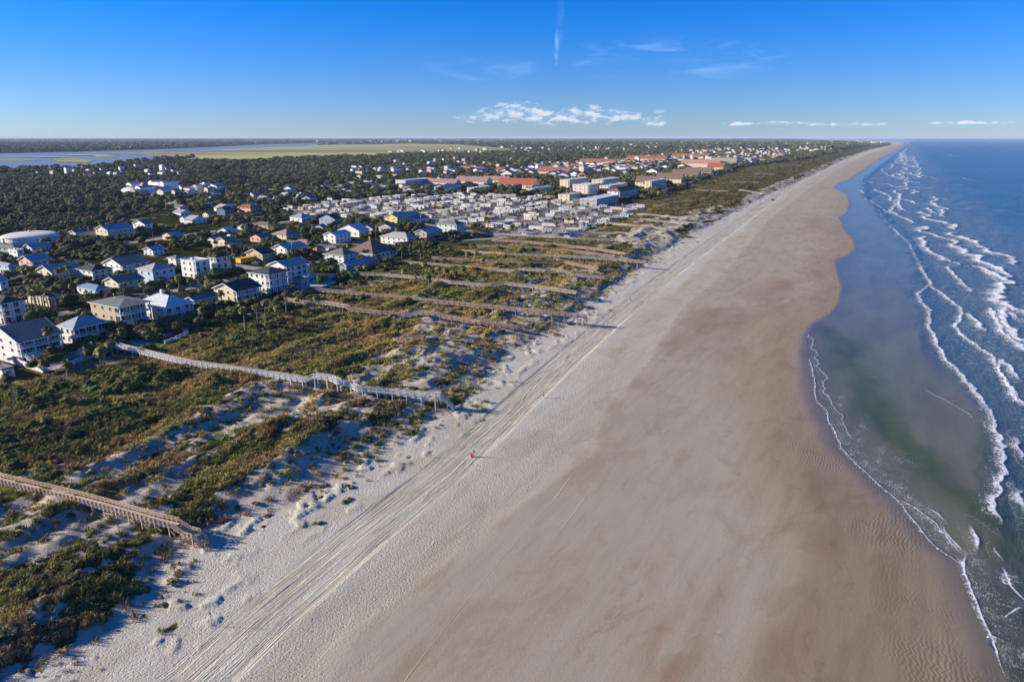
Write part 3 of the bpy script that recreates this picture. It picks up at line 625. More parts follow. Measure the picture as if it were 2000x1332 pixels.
def house(cx, cy, xl, xr, yt, roof='gv', st=2, wall='white', rf='grey', label='', bal=0, rich=0, pitch=.38, over=.55, ns=None, ne=None, name='house', chim=0, cat='house', group=None, maxw=60, maxl=60, g=None, trim=1, ext=None):
    P = g if g is not None else ground(cx, cy)
    W = min(max(lin_solve(P, -UH, xl), 3), maxw); L = min(max(lin_solve(P, VH, xr), 3), maxl); Ht = max(height_at(P, yt), 2.6)
    Bd = 0
    if bal: Bd = min(bal, W*.3); W -= Bd
    org = Vector((P.x - UH[0]*(W+Bd), P.y - UH[1]*(W+Bd), P.z))
    root = empty(name, org, -YAW); tag(root, label, cat, group)
    FOOT.append((org.x+UH[0]*(W+Bd)/2+VH[0]*L/2, org.y+UH[1]*(W+Bd)/2+VH[1]*L/2, max(W+Bd, L)*.5+1.5))
    W2 = W+Bd
    up = Ht
    x0, x1, y0, y1 = -over, W2+over, -over, L+over
    cyr = L/2; cxr = W2/2
    wmsh = MB(); wmsh.box(0, W, 0, L, -1.5, Ht)
    if roof == 'gv':
        rise = pitch*W2/2; tp = rise*(W/2)/(W2/2)
        wmsh.poly([(0,0,Ht),(W,0,Ht),(W,0,Ht+rise*(W2-W)/(W2/2) if Bd else Ht),(cxr,0,Ht+rise)], [(0,1,2,3) if Bd else (0,1,3)])
        wmsh.poly([(0,L,Ht),(W,L,Ht),(W,L,Ht+rise*(W2-W)/(W2/2) if Bd else Ht),(cxr,L,Ht+rise)], [(3,2,1,0) if Bd else (3,1,0)])
        e = over*pitch; k = .04
        rb = MB().slab([(x0,y0,Ht-e+k),(cxr,y0,Ht+rise+k),(x1,y0,Ht-e+k),(x0,y1,Ht-e+k),(cxr,y1,Ht+rise+k),(x1,y1,Ht-e+k)], [[0,1,4,3],[1,2,5,4]], .03)
        zr = Ht+rise
    elif roof == 'gu':
        rise = pitch*L/2; e = over*pitch; k = .04
        wmsh.poly([(W,0,Ht),(W,L,Ht),(W,cyr,Ht+rise)], [(0,1,2)]); wmsh.poly([(0,0,Ht),(0,L,Ht),(0,cyr,Ht+rise)], [(2,1,0)])
        rb = MB().slab([(x0,y0,Ht-e+k),(x0,cyr,Ht+rise+k),(x0,y1,Ht-e+k),(x1,y0,Ht-e+k),(x1,cyr,Ht+rise+k),(x1,y1,Ht-e+k)], [[0,3,4,1],[1,4,5,2]], .03)
        zr = Ht+rise
    elif roof == 'hip':
        s = min(W2, L)/2+over; rise = s*pitch; k = .03
        if L >= W2: a, b = (cxr, y0+s), (cxr, y1-s)
        else: a, b = (x0+s, cyr), (x1-s, cyr)
        pts = [(x0,y0,Ht+k),(x1,y0,Ht+k),(x1,y1,Ht+k),(x0,y1,Ht+k),(*a,Ht+rise+k),(*b,Ht+rise+k)]
        fs = [[0,1,4],[1,2,5,4],[2,3,5],[3,0,4,5]] if L >= W2 else [[0,1,5,4],[1,2,5],[2,3,4,5],[3,0,4]]
        rb = MB().slab(pts, fs, .02); rb.box(x0+.02, x1-.02, y0+.02, y1-.02, Ht-.16, Ht+.005)
        zr = Ht+rise
    else:
        rb = MB().box(-.12, W2+.12, -.12, L+.12, Ht, Ht+.12); t_ = .2
        rb.box(-.12, W2+.12, -.12, t_, Ht+.12, Ht+.5).box(-.12, W2+.12, L-t_, L+.12, Ht+.12, Ht+.5).box(-.12, t_, t_, L-t_, Ht+.12, Ht+.5).box(W2-t_, W2+.12, t_, L-t_, Ht+.12, Ht+.5)
        rb.box(W2*.3, W2*.3+1.2, L*.4, L*.4+1.2, Ht+.12, Ht+1.0)
        zr = Ht+.5
    put('wall', wmsh.mesh('wall', wm(wall)), root)
    put('roof', rb.mesh('roof', rm(rf)), root)
    if roof != 'flat' and trim and rich:
        fb = MB()
        if roof == 'gv':
            for yy in (y0-.03, y1+.03): fb.beam((x0,yy,Ht-e-.08), (cxr,yy,Ht+rise-.08), .05, .28).beam((cxr,yy,Ht+rise-.08), (x1,yy,Ht-e-.08), .05, .28)
            fb.box(x1, x1+.05, y0, y1, Ht-e-.22, Ht-e)
        elif roof == 'gu':
            for xx in (x0-.03, x1+.03): fb.beam((xx,y0,Ht-e-.08), (xx,cyr,Ht+rise-.08), .05, .28).beam((xx,cyr,Ht+rise-.08), (xx,y1,Ht-e-.08), .05, .28)
            fb.box(x0, x1, y0-.05, y0, Ht-e-.22, Ht-e)
        else: fb.box(x0-.04, x1+.04, y0-.06, y0-.0, Ht-.2, Ht+.02).box(x1, x1+.06, y0, y1, Ht-.2, Ht+.02)
        put('fascia', fb.mesh('fascia', TRIM), root)
    fh = Ht/st
    for k in range(st):
        z = k*fh; n = ns if ns is not None else max(1, int(W/ (4.2 if rich else 5)))
        if n: window_set(root, 's', .4, W-.4, z, fh, n, 1.0, min(1.3, fh*.45), W, L, fh*.35, rich)
        n = ne if ne is not None else max(1, int(L/(3.2 if rich else 4.)))
        if n:
            if bal and k >= 0: window_set(root, 'e', .3, L-.3, z, fh, n, 1.8, min(2.05, fh*.7), W, L, .08, rich)
            else: window_set(root, 'e', .3, L-.3, z, fh, n, 1.2, min(1.3, fh*.45), W, L, fh*.33, rich)
    if bal:
        for k in range(1, st):
            z = k*fh
            put('balcony', MB().box(W, W2+.05, 0, L, z-.25, z).mesh('balcony', TRIM), root)
            rl = MB(); rl.box(W2-.06, W2+.02, 0, L, z+.98, z+1.05).box(W2-.05, W2+.01, 0, L, z+.12, z+.17); rl.box(W, W2, -.02, .05, z+.98, z+1.05).box(W, W2, L-.05, L+.02, z+.98, z+1.05)
            q = 0
            while q < L: rl.box(W2-.04, W2, q, q+.05, z+.17, z+.98); q += .3 if rich else .8
            q = W+.1
            while q < W2: rl.box(q, q+.05, -.01, .04, z, z+.98); q += .3
            put('railing', rl.mesh('railing', TRIM), root)
        n = max(2, int(L/3.6)); pm = cached(('post', round(Ht, 2)), lambda: MB().box(-.14, .14, -.14, .14, -1.0, Ht-.02).mesh('post', TRIM))
        for i in range(n+1): put('post', pm, root, (W2-.14, .14+(L-.28)*i/n, 0))
    if chim: put('chimney', MB().box(-.5, .5, -.4, .4, -1.5, 1.3).mesh('chimney', TRIM if chim == 1 else mat('brick', (.36,.24,.17), .9, 4, .3)), root, (W2*.35, L*.6, zr))
    return root, W2, L, Ht

import re
def short(lb):
    m = re.search(r'^(.*?\b(house|cottage|bungalow|villa|hotel|tank|building|wing))\b', lb); return m.group(1) if m else lb
LAND = []
def where_(x, y, avoid=()):
    px, py = proj(x, y, FEN); best = min(LAND, key=lambda q: (q[0]-px)**2+((q[1]-py)*2.2)**2)
    d = 'beyond' if py < best[1]-3 else 'in front of' if py > best[1]+6 else 'beside'
    return '%s the %s' % (d, best[2])
def cut(lb, n=16):
    return ' '.join(lb.split()[:n])
def park(x, y):
    px, py = proj(x, y, FEN); return '%s %s part of the trailer park' % ('near' if py > 432 else 'far' if py < 408 else 'middle', 'left' if px < 800 else 'right' if px > 1040 else 'central')
HS = [ # cx, cy, xl, xr, yt, roof, storeys, wall, roof colour, label, options
 (46,711,-18,128,668,'gv',3,'white','grey','long white three-storey beach house with grey gable roof and sea balconies, beside the white fence', dict(bal=1.8,rich=1,pitch=.36,ne=6,ns=3)),
 (150,676,120,216,643,'hip',2,'white','metal','white house with grey metal hip roof and columned porch where the white boardwalk begins', dict(bal=1.8,rich=1,pitch=.55,ne=5,ns=2,maxl=24)),
 (241,650,184,300,601,'hip',3,'tan','grey','tan three-storey house with low grey hip roof and open terraces above a pool yard', dict(bal=3,rich=1,pitch=.2,ns=3,maxl=26)),
 (328,630,270,381,602,'hip',2,'white','white','white two-storey house under a bright white metal hip roof, right of the tan terraced house', dict(bal=1.6,rich=1,pitch=.5,chim=1,maxl=30)),
 (382,606,366,428,586,'gv',1,'grey','grey','low grey-roofed cottage tucked between the white metal-roofed house and the brown-roofed house', dict(rich=1)),
 (464,592,420,512,569,'gv',2,'cream','dark','cream gabled house with dark roof, left of the tall white balcony house', dict(rich=1,bal=1.8)),
 (529,575,489,570,537,'hip',3,'white','dark','tall white house with dark hip roof and balconies on every floor, nearest the scrub', dict(bal=2.2,rich=1,pitch=.32,ns=3)),
 (563,556,526,607,522,'gv',3,'white','pale','white three-storey house with pale hipped gables standing just behind the tall white balcony house', dict(bal=1.6,rich=1)),
 (590,566,574,606,546,'flat',1,'greyblue','grey','low grey-blue garage wing with flat roof beside the walled driveway', dict(rich=1)),
 (514,512,482,540,497,'gv',2,'tan','dark','tan gabled two-storey house with dark roof behind the long yellow container', dict(rich=1)),
 (562,503,533,602,487,'gv',2,'white','metal','white house with broad pale grey metal gable roof across the sandy road', dict(rich=1,bal=1.6)),
 (601,483,577,613,474,'hip',1,'peach','salmon','small peach bungalow with salmon roof behind the white gabled house',{}),
 (510,474,489,532,464,'gv',1,'peach','grey','pink bungalow with light grey roof among the hedges',{}),
 (451,489,416,472,476,'gv',2,'cream','grey','cream two-storey house with grey gable and palms in front',dict(rich=1)),
 (386,546,357,413,512,'flat',3,'white','white','white cube-shaped modern house with flat roof and dark glazed stairwell',dict(rich=1,bal=1.5)),
 (426,538,412,453,504,'hip',3,'white','dark','white three-storey house with dark hip roof and stacked white verandas beside the modern cube house',dict(rich=1,bal=1.6)),
 (302,558,273,345,529,'hip',2,'paleblue','pale','pale blue box-like two-storey house with pale roof in front of the modern cube house',dict(rich=1)),
 (234,573,207,283,552,'gv',2,'cream','grey','cream two-storey house with steep grey gable behind the tan terraced house',dict(rich=1)),
 (190,580,152,218,567,'hip',1,'white','blue','low house with blue metal roof and raised centre behind palms',dict(rich=1,bal=1.2)),
 (98,600,45,128,583,'hip',1,'cream','pale','cream single-storey house with pale hip roof behind a row of tall palms',dict(rich=1)),
 (10,634,-30,55,594,'hip',3,'white','dark','dark-roofed white three-storey house with wide balconies at the left edge among dark trees',dict(rich=1,bal=2,pitch=.4,maxl=16)),
 (104,549,76,162,531,'gv',2,'cream','pale','cream house with two pale cross gables behind the tall palm row',dict(rich=1)),
 (183,547,150,222,530,'hip',2,'white','dark','white house with dark hip roof and bright garage front',dict(rich=1)),
 (241,536,203,292,519,'gv',2,'white','tan','white house with tan roof and pale blue veranda on the corner lot',dict(rich=1,bal=1.5)),
 (66,531,40,104,511,'gv',2,'peach','blue','salmon pink house with blue metal roof and two rows of white-framed porch screens',dict(rich=1,bal=1.5)),
 (20,537,-12,37,520,'hip',2,'paleblue','metal','pale blue house with metal roof at the far left edge beside the pink house',dict(rich=1)),
 (37,508,20,50,490,'flat',2,'white','white','small square white two-storey house with flat roof below the water tank',dict(rich=1)),
 (25,495,-12,46,487,'hip',1,'greyblue','grey','low grey-roofed house at the left edge below the water tank',{}),
 (64,493,48,100,484,'gv',1,'paleblue','blue','low pale blue house with blue roof just below the water tank',dict(rich=1)),
 (150,467,138,189,455,'gv',2,'cream','grey','cream gabled house with grey roof to the right of the water tank',dict(rich=1)),
 (213,468,189,262,450,'gv',2,'cream','blue','long house with bright blue roof and cream gable end, second right of the water tank',dict(rich=1)),
 (285,455,262,300,438,'gv',2,'white','grey','white two-storey house with stacked balconies above the oak scrub, third right of the water tank',dict(rich=1)),
 (5,575,-25,18,549,'gv',2,'white','pale','white gabled house cut by the left edge above the balcony house',dict(rich=1)),
 (8,742,-40,26,724,'flat',1,'white','grey','small low white outbuilding with flat grey roof below the yard fence at the left edge',dict(rich=1,maxl=9)),
 (672,514,633,702,500,'hip',2,'white','grey','white two-storey house with grey hip roof beside the big brown hip roof',dict(rich=1)),
 (729,508,677,776,497,'hip',1,'white','brown','broad house with large brown-grey hip roofs facing the dune scrub',dict(rich=1,pitch=.6,chim=2)),
 (796,480,744,820,466,'hip',2,'white','pale','long white two-storey house with pale hip roof beside the twin-gabled tan house',dict(rich=1)),
 (834,472,811,864,455,'gv',2,'khaki','metal','tan twin-gabled house with light metal roof and white corner posts',dict(rich=1)),
 (892,462,854,911,440,'hip',3,'mint','grey','pale green three-storey house with white verandas at the edge of the trailer park',dict(rich=1,bal=1.6)),
 (776,439,752,822,425,'gv',2,'yellow','teal','bright yellow house with teal metal roof',dict(rich=1)),
 (763,455,740,778,443,'gv',1,'grey','grey','small grey gabled house in front of the yellow house',{}),
 (728,457,703,736,447,'gv',1,'cream','salmon','cream cottage with peach-coloured roof beside the long white-roofed house',{}),
 (702,464,660,722,451,'gv',1,'white','white','long low house with bright white roof',{}),
 (656,476,633,686,460,'gv',2,'white','white','white house with steep gables and a palm in front',dict(rich=1)),
 (655,443,624,670,428,'gv',2,'greyblue','dark','grey-blue house with dark solar-covered roof in a white frame',{}),
 (632,455,612,642,445,'gv',1,'grey','grey','small plain grey cottage left of the dark-roofed house',{}),
 (677,531,664,736,517,'gv',2,'greyblue','blue','blue-grey house with blue roof half hidden in shade above the third boardwalk',dict(rich=1)),
 (525,449,494,541,440,'hip',1,'tan','brown','brown-roofed bungalow above the pink cottage',{}),
 (590,435,567,613,425,'hip',1,'white','metal','white bungalow with pale metal pyramid roof',{}),
 (490,416,464,509,406,'hip',2,'peach','terra','peach-pink villa with terracotta roofs among dark oaks',{}),
 (441,427,425,457,410,'gv',2,'navy','dark','dark navy blue house among the oaks',{}),
 (450,462,422,466,454,'gv',1,'white','white','low house with crumpled bright white metal roofs',{}),
 (482,450,465,498,443,'gv',1,'white','metal','low metal-roofed house with a pale lean-to among hedges',{}),
 (560,468,532,590,459,'hip',1,'cream','tan','long low cream house with flat tan roof',{}),
 (812,436,790,838,428,'gv',1,'white','grey','plain white bungalow just right of the yellow house',{}),
 (620,498,607,634,489,'hip',1,'cream','salmon','small cream bungalow with salmon roof on the road bend',{}),
 (420,478,404,436,469,'gv',1,'white','metal','white bungalow with shiny metal roof left of the cream palm-fronted house',{}),
 (345,520,330,362,505,'hip',2,'white','grey','plain white house with grey hip roof between the tan-roofed house and the modern cube',dict(rich=1)),
 (335,470,318,360,460,'gv',1,'cream','pale','cream bungalow with pale roof deep in the oaks',{}),
 (300,500,282,322,489,'gv',2,'white','metal','white house with metal roof on the sandy lane',dict(rich=1)),
]
for h in HS:
    o = dict(h[10]); LAND.append((h[0], h[1], short(h[9]))); rt, W_, L_, H_ = house(*h[:5], roof=h[5], st=h[6], wall=h[7], rf=h[8], label=h[9], **o)
    if h[0] == 46:   # outside stair and sun deck of the long white house
        z1 = H_/3; sb = MB()
        for k in range(14): sb.box(W_+1.2+k*.32, W_+1.55+k*.32, .6, 1.9, z1-.12-k*z1/14, z1-.04-k*z1/14)
        for y_ in (.55, 1.95):
            sb.beam((W_+1.2, y_, z1-.15), (W_+5.8, y_, .0), .08, .3); sb.beam((W_+1.2, y_, z1+.95), (W_+5.8, y_, 1.0), .08, .1)
            for k in range(5): sb.box(W_+1.2+k*1.12, W_+1.28+k*1.12, y_-.04, y_+.04, z1-k*z1/4.3-.1, z1+1.0-k*z1/4.3)
        put('staircase', sb.mesh('staircase', TRIM), rt)
        dk = MB().box(W_+.06, W_+1.5, .4, L_*.9, z1-.25, z1-.02).box(W_+1.42, W_+1.5, 2.0, L_*.9, z1+.92, z1+1.0); q_ = 2.0
        while q_ < L_*.9: dk.box(W_+1.43, W_+1.49, q_, q_+.05, z1, z1+.92); q_ += .3
        put('sun_deck', dk.mesh('sun_deck', TRIM), rt)
        for k in range(6): put('post', cached('dkp', lambda: MB().box(-.1,.1,-.1,.1,-.5,z1-.26).mesh('post', TRIM)), rt, (W_+1.4, .6+(L_*.9-1)*k/5, 0))
    if h[0] in (150, 328, 529, 241, 464, 562): put('roof_vent', cached('rvent', lambda: MB().tube([(.12,-.5),(.12,.5)], 8).box(-.2,.2,-.2,.2,.5,.62).mesh('roof_vent', TRIM)), rt, (W_*.38, L_*.45, H_+W_*.12))
    if o.get('rich') and h[0] % 3 == 0: put('air_conditioner', cached('ac', lambda: MB().box(-.5,.5,-.45,.45,0,.9).tube([(.4,.9),(.4,.98)], 10).mesh('air_conditioner', mat('grey_metal', (.4,.4,.42), .5))), rt, (W_*.3, -1.2, 0))
BIG = [
 (793,366,773,846,353,'flat',4,'pinkwhite','white','pinkish white four-storey hotel standing alone among the oaks'),
 (862,376,848,901,366,'hip',2,'paleblue','metal','white and pale blue two-storey block in front of the pink roofs'),
 (926,378,912,958,368,'flat',2,'white','white','white two-storey block with glazed end in front of the pink roofs'),
 (1044,380,1027,1079,369,'flat',3,'white','metal','white three-storey block just left of the red-roofed row'),
 (890,365,829,900,357,'gu',2,'pinkwhite','mauve','left wing of the dusty pink roofed resort'),
 (950,363,888,962,355,'gu',2,'pinkwhite','mauve','middle wing of the dusty pink roofed resort with stepped gables'),
 (990,361,940,1000,353,'gu',2,'pinkwhite','mauve','right wing of the dusty pink roofed resort'),
 (1040,370,972,1060,362,'gu',2,'pinkwhite','red','long low building with a bright red roof'),
 (1112,374,1093,1160,352,'flat',5,'paleyellow','white','pale yellow condominium tower block at the left end of the cream condominiums'),
 (1150,384,1118,1170,362,'flat',4,'pinkwhite','white','pinkish condominium block in front of the pale yellow tower'),
 (1178,368,1155,1262,352,'flat',4,'cream','white','long white condominium slab with rows of balconies'),
 (1190,380,1170,1228,364,'flat',4,'paleyellow','white','pale yellow condominium in front of the long slab'),
 (1272,374,1258,1302,355,'flat',5,'paleyellow','white','pale yellow condominium end block nearest the dunes'),
 (1210,390,1186,1260,374,'hip',3,'white','red','white three-storey building with bright orange-red tiled roof'),
 (1112,394,1090,1134,381,'flat',2,'cream','pale','low cream modern building left of the grey terraced block'),
 (1165,404,1132,1212,390,'flat',2,'grey','white','low grey and white terraced apartment block facing the dunes'),
 (1292,366,1240,1322,357,'gu',3,'paleyellow','brown','first brown-roofed terrace row with a yellow gable, nearest of five'),
 (1330,359,1280,1350,350,'gu',3,'paleyellow','brown','second brown-roofed terrace row with a pale gable'),
 (1362,350,1310,1378,342,'gu',3,'cream','brown','third brown-roofed terrace row stepping back from the dunes'),
 (1388,343,1335,1402,337,'gu',3,'cream','brown','fourth brown-roofed terrace row stepping back from the dunes'),
 (1412,337,1380,1438,327,'gu',3,'cream','red','white-gabled terrace with red roofs in front of the slab hotel'),
 (1404,330,1330,1412,320,'gu',3,'pinkwhite','salmon','long salmon-roofed terrace behind the brown-roofed rows'),
 (1438,322,1394,1458,309,'flat',7,'khaki','grey','dark brown slab hotel with seven floors of balconies'),
 (1466,321,1455,1484,310,'flat',6,'paleyellow','white','pale yellow end tower with a blue slanting side beside the slab hotel'),
 (1530,310,1508,1588,302,'flat',3,'peach','salmon','long peach coloured apartment row far along the shore'),
 (1110,344,1050,1120,336,'gu',2,'cream','terra','terracotta roofed villa row behind the trees'),
 (1200,325,1130,1210,318,'gu',2,'pinkwhite','terra','long terracotta roofed row, farther than the villas'),
 (1300,318,1220,1310,311,'gu',2,'pinkwhite','terra','cluster building with orange-brown roof near the white factory roofs'),
 (1380,312,1300,1390,306,'gu',2,'cream','terra','distant terrace with terracotta roof behind the salmon-roofed terrace'),
]
for h in BIG:
    house(*h[:5], roof=h[5], st=h[6], wall=h[7], rf=h[8], label=h[9], name='apartment_building', cat='apartment building', maxw=110, maxl=22 if h[5] == 'gu' else 60, pitch=.7 if h[5] == 'gu' else .38, bal=2 if h[6] > 2 and h[5] != 'gu' else 0)

# water tank
P = ground(62, 476)
t_ = empty('water_tank', P); tag(t_, 'big round white concrete water tank with a low domed roof at the left edge', 'water tank'); FOOT.append((P.x, P.y, 19))
TW = mat('tank_concrete', (.66,.64,.61), .8, .25, .2, stretch=(1,1,.3))
ra = 15.5; hg = 5.0
me_ = MB().tube([(ra, -1), (ra, hg)], 64).mesh('wall', TW); me_.polygons.foreach_set('use_smooth', [len(p.vertices) == 4 for p in me_.polygons]); put('wall', me_, t_)
b = MB(); prof = [(ra+.25, hg), (ra+.25, hg+.45)] + [(ra*math.cos(a*math.pi/16), hg+.45+2.0*math.sin(a*math.pi/16)) for a in range(0, 9)]; b.tube(prof, 64); me_ = b.mesh('dome', TW); put('dome', me_, t_)
put('vent', MB().tube([(.6,0),(.6,.9),(.9,.95),(.2,1.4)], 12).mesh('vent', TRIM), t_, (0, 0, hg+2.4))
for k in range(12):
    a = 2*math.pi*k/12; put('buttress', cached('but', lambda: MB().box(-.3,.3,-.25,.25,-1,hg+.4).mesh('buttress', TW)), t_, ((ra+.2)*math.cos(a), (ra+.2)*math.sin(a), 0), a)
put('pump_box', MB().box(-2,2,-1.5,1.5,-1,2.8).box(-2.2,2.2,-1.7,1.7,2.8,3.0).mesh('pump_box', TRIM), t_, (-9, -ra+.2, 0), .4)

# ------------------------------------------------------------------ trailers, cars, small cottages: individuals
def rv_proto(kind):
    b = MB(); lb = [10.5, 8.0, 12.0, 7.0][kind]; w = 2.6
    b.box(0, lb, 0, w, .55, 3.0, 0)
    b.slab([(-.15,-.15,3.02),(-.15,w/2,3.25),(-.15,w+.15,3.02),(lb+.15,-.15,3.02),(lb+.15,w/2,3.25),(lb+.15,w+.15,3.02)], [[0,3,4,1],[1,4,5,2]], .03, 1)
    if kind in (0, 2): b.slab([(1,-2.6,2.55),(1,0,2.8),(lb-1,-2.6,2.55),(lb-1,0,2.8)], [[0,2,3,1]], .06, 1); [b.box(x, x+.08, -2.55, -2.47, 0, 2.5, 1) for x in (1.1, lb/2, lb-1.2)]
    for x in np.arange(1.2, lb-1.2, 2.2): b.box(x, x+1.1, -.03, 0.0, 1.6, 2.3, 2)
    for x in (lb*.35, lb*.55): b.box(x-.35, x+.35, -.01, w+.01, 0, .7, 2)
    b.box(-.05, 0, .5, 2.1, 1.5, 2.4, 2)
    return b
RVC = [((.58,.58,.56),(.62,.62,.61)), ((.46,.39,.30),(.42,.39,.35)), ((.38,.42,.45),(.40,.42,.44)), ((.56,.54,.50),(.26,.24,.22)), ((.20,.22,.26),(.30,.30,.30))]
rvm = [[rv_proto(k).mesh('trailer', mat('trailer_side%d' % j, c[0], .5), mat('trailer_roof%d' % j, c[1], .6, 1.5, .2), GLASS) for k in range(4)] for j, c in enumerate(RVC)]
def blocked(x, y, r=0):
    return any((x-a)**2+(y-b)**2 < (q+r)**2 for a, b, q in FOOT)
cand = []
Pc = plane(880, 425, FEN); 
for i in range(-34, 34):
    for j in range(-30, 30):
        x = Pc[0] + UH[0]*i*15.5 + VH[0]*j*11.5 ; y = Pc[1] + UH[1]*i*15.5 + VH[1]*j*11.5
        x += random.uniform(-2.5, 2.5); y += random.uniform(-2, 2)
        if rv_mask(np.array([x]), np.array([y]))[0] > .5 and not blocked(x, y, 2) and i % 3 and random.random() < .90: cand.append((x, y))
cand.sort(key=lambda c: math.hypot(*c)); print('RV', len(cand))
SPOTS = []
for n, (x, y) in enumerate(cand[:300]):
    j = random.choices(range(5), (5, 3, 2, 2, 1))[0]; k = random.randrange(4)
    o = put('trailer', rvm[j][k], None, (x, y, FEN), -YAW + random.choice((0, 0, 0, math.pi)) + random.uniform(-.06, .06)); SPOTS.append((x, y, 5))
    tag(o, ['white trailer home in the park', 'beige trailer home with pale roof in the trailer park', 'blue-grey trailer home in the trailer park', 'white trailer with brown roof in the trailer park', 'dark-sided trailer with grey roof in the trailer park'][j].rsplit(' in the ', 1)[0].replace(' parked', '') + ' in the ' + park(x, y), 'trailer', ['white trailers', 'beige trailers', 'blue-grey trailers', 'brown-roofed trailers', 'dark trailers'][j] + ' in the ' + park(x, y))
def car_proto(col, nm):
    root = empty('parked_car', (0, 0, 0)); b = MB(); paint = mat('paint_'+nm, col, .3, spec=.6)
    prof = [(-2.2,.35),(-2.25,.75),(-2.1,1.0),(-1.5,1.05),(-.9,1.5),(.7,1.52),(1.3,1.05),(2.1,.95),(2.25,.7),(2.2,.35)]
    n = len(prof); b.poly([(x,-.88,z) for x,z in prof]+[(x,.88,z) for x,z in prof], [tuple(range(n)), tuple(range(2*n-1, n-1, -1))]+[(i, n+i, n+(i+1)%n, (i+1)%n) for i in range(n)])
    put('body', b.mesh('body', paint), root)
    g = MB().poly([(-1.42,-.89,1.06),(-.88,-.89,1.42),(.66,-.89,1.44),(1.18,-.89,1.06),(-1.42,.89,1.06),(-.88,.89,1.42),(.66,.89,1.44),(1.18,.89,1.06)], [(3,2,1,0),(4,5,6,7)]).box(.75,.77,-.8,.8,1.1,1.42)
    put('glass', g.mesh('glass', GLASS), root)
    wl = cached('wheel', lambda: (lambda bb: bb.mesh('wheel', mat('rubber', (.02,.02,.02), .8)))(MB().poly([(.34*math.cos(a), y, .34*math.sin(a)) for y in (-.12,.12) for a in [i*math.pi/5 for i in range(10)]], [tuple(range(10)), tuple(range(19,9,-1))]+[(i,10+i,10+(i+1)%10,(i+1)%10) for i in range(10)])))
    for x in (-1.4, 1.4):
        for y in (-.86, .86): put('wheel', wl, root, (x, y, .34))
    return root
CARC = [('white',(.75,.75,.75)),('black',(.02,.02,.022)),('silver',(.45,.46,.47)),('red',(.45,.03,.03)),('blue',(.04,.10,.28)),('grey',(.16,.17,.18))]
protos = [car_proto(c, n) for n, c in CARC]; used = [False]*6
def car(x, y, rz, k, where, z=None):
    o = protos[k] if not used[k] else copy_tree(protos[k]); used[k] = True
    o.location = (x, y, FEN if z is None else z); o.rotation_euler.z = rz
    tag(o, '%s car parked %s' % (CARC[k][0], where), 'car', '%s cars parked %s' % (CARC[k][0], where)); return o
q = 0
for a, b_, n in (((1128,452),(1200,425),16), ((1150,448),(1225,415),16), ((1180,444),(1235,418),12), ((1105,464),(1150,458),7)):
    A, B = plane(*a, FEN), plane(*b_, FEN)
    for i in range(n):
        p_ = A + (B-A)*(i+.5)/n + rng.uniform(-1.2, 1.2, 2); car(p_[0], p_[1], -YAW+random.uniform(-.1, .1)+random.choice((0, math.pi)), random.choices(range(6), (6,2,4,1,2,3))[0], 'at the sea end of the trailer park'); SPOTS.append((p_[0], p_[1], 2))
for px, py, k in ((642,490,0),(636,488,2),(566,506,1),(500,516,5),(530,520,0),(250,482,0),(243,478,2),(238,480,1),(70,590,5),(288,585,0),(440,562,2),(355,590,5),(690,500,2),(780,463,3),(610,520,0)):
    p_ = ground(px, py)
    if not blocked(p_.x, p_.y, -1): car(p_.x, p_.y, -YAW+random.uniform(-.5,.5)+math.pi/2*random.randrange(2), k, 'beside the beach houses', p_.z); SPOTS.append((p_.x, p_.y, 3))
for k in range(6):
    if not used[k]:
        for ch in list(protos[k].children): bpy.data.objects.remove(ch)
        bpy.data.objects.remove(protos[k])
P = ground(466, 515); o = empty('roll_off_container', P, -YAW); tag(o, 'long yellow open container beside the sandy road', 'container')
YP = mat('yellow_paint', (.78,.42,.02), .55, 2, .2)
put('body', MB().box(-2,2,0,12,.3,2.6).box(-2.15,2.15,-.1,12.1,2.6,2.8).mesh('body', YP), o)
for k in range(9): put('rib', cached('rib', lambda: MB().box(0,.12,-.08,.08,.3,2.6).mesh('rib', YP)), o, (2.0, .6+k*1.35, 0))
SPOTS.append((P.x+VH[0]*6, P.y+VH[1]*6, 7))

# cottages half hidden by the trees
cot = []
for j, (wl, rf_) in enumerate((('white','white'),('cream','grey'),('white','metal'),('peach','salmon'),('grey','grey'),('cream','terra'),('white','pale'))):
    w_, l_ = (8+j, 13-j*.6); b = MB().box(0,w_,0,l_,-.5,3.2)
    for k in range(3): b.box(w_*(k+.3)/3, w_*(k+.3)/3+1.1, -.05, 0, 1, 2.2, 2); b.box(w_, w_+.05, l_*(k+.3)/3, l_*(k+.3)/3+1.2, 1, 2.2, 2)
    b.poly([(0,0,3.2),(w_,0,3.2),(w_/2,0,3.2+w_*.2)], [(0,1,2)])
    b.slab([(-.6,-.6,3.1),(w_/2,-.6,3.3+w_*.2),(w_+.6,-.6,3.1),(-.6,l_+.6,3.1),(w_/2,l_+.6,3.3+w_*.2),(w_+.6,l_+.6,3.1)], [[0,1,4,3],[1,2,5,4]], .04, 1)
    cot.append((b.mesh('cottage', wm(wl), rm(rf_), GLASS), wl, rf_))
COT_POLY = [[(400,455),(430,420),(560,402),(760,384),(960,378),(1060,366),(1000,345),(860,345),(700,360),(560,370),(430,385),(330,402),(330,440)], [(640,340),(740,322),(1000,312),(1120,330),(1050,350),(860,345),(700,352)], [(850,340),(1100,318),(1400,308),(1380,322),(1250,345),(1080,350)], [(1250,330),(1330,305),(1560,290),(1640,288),(1500,318),(1420,330)]]
n = 0; tries = 0
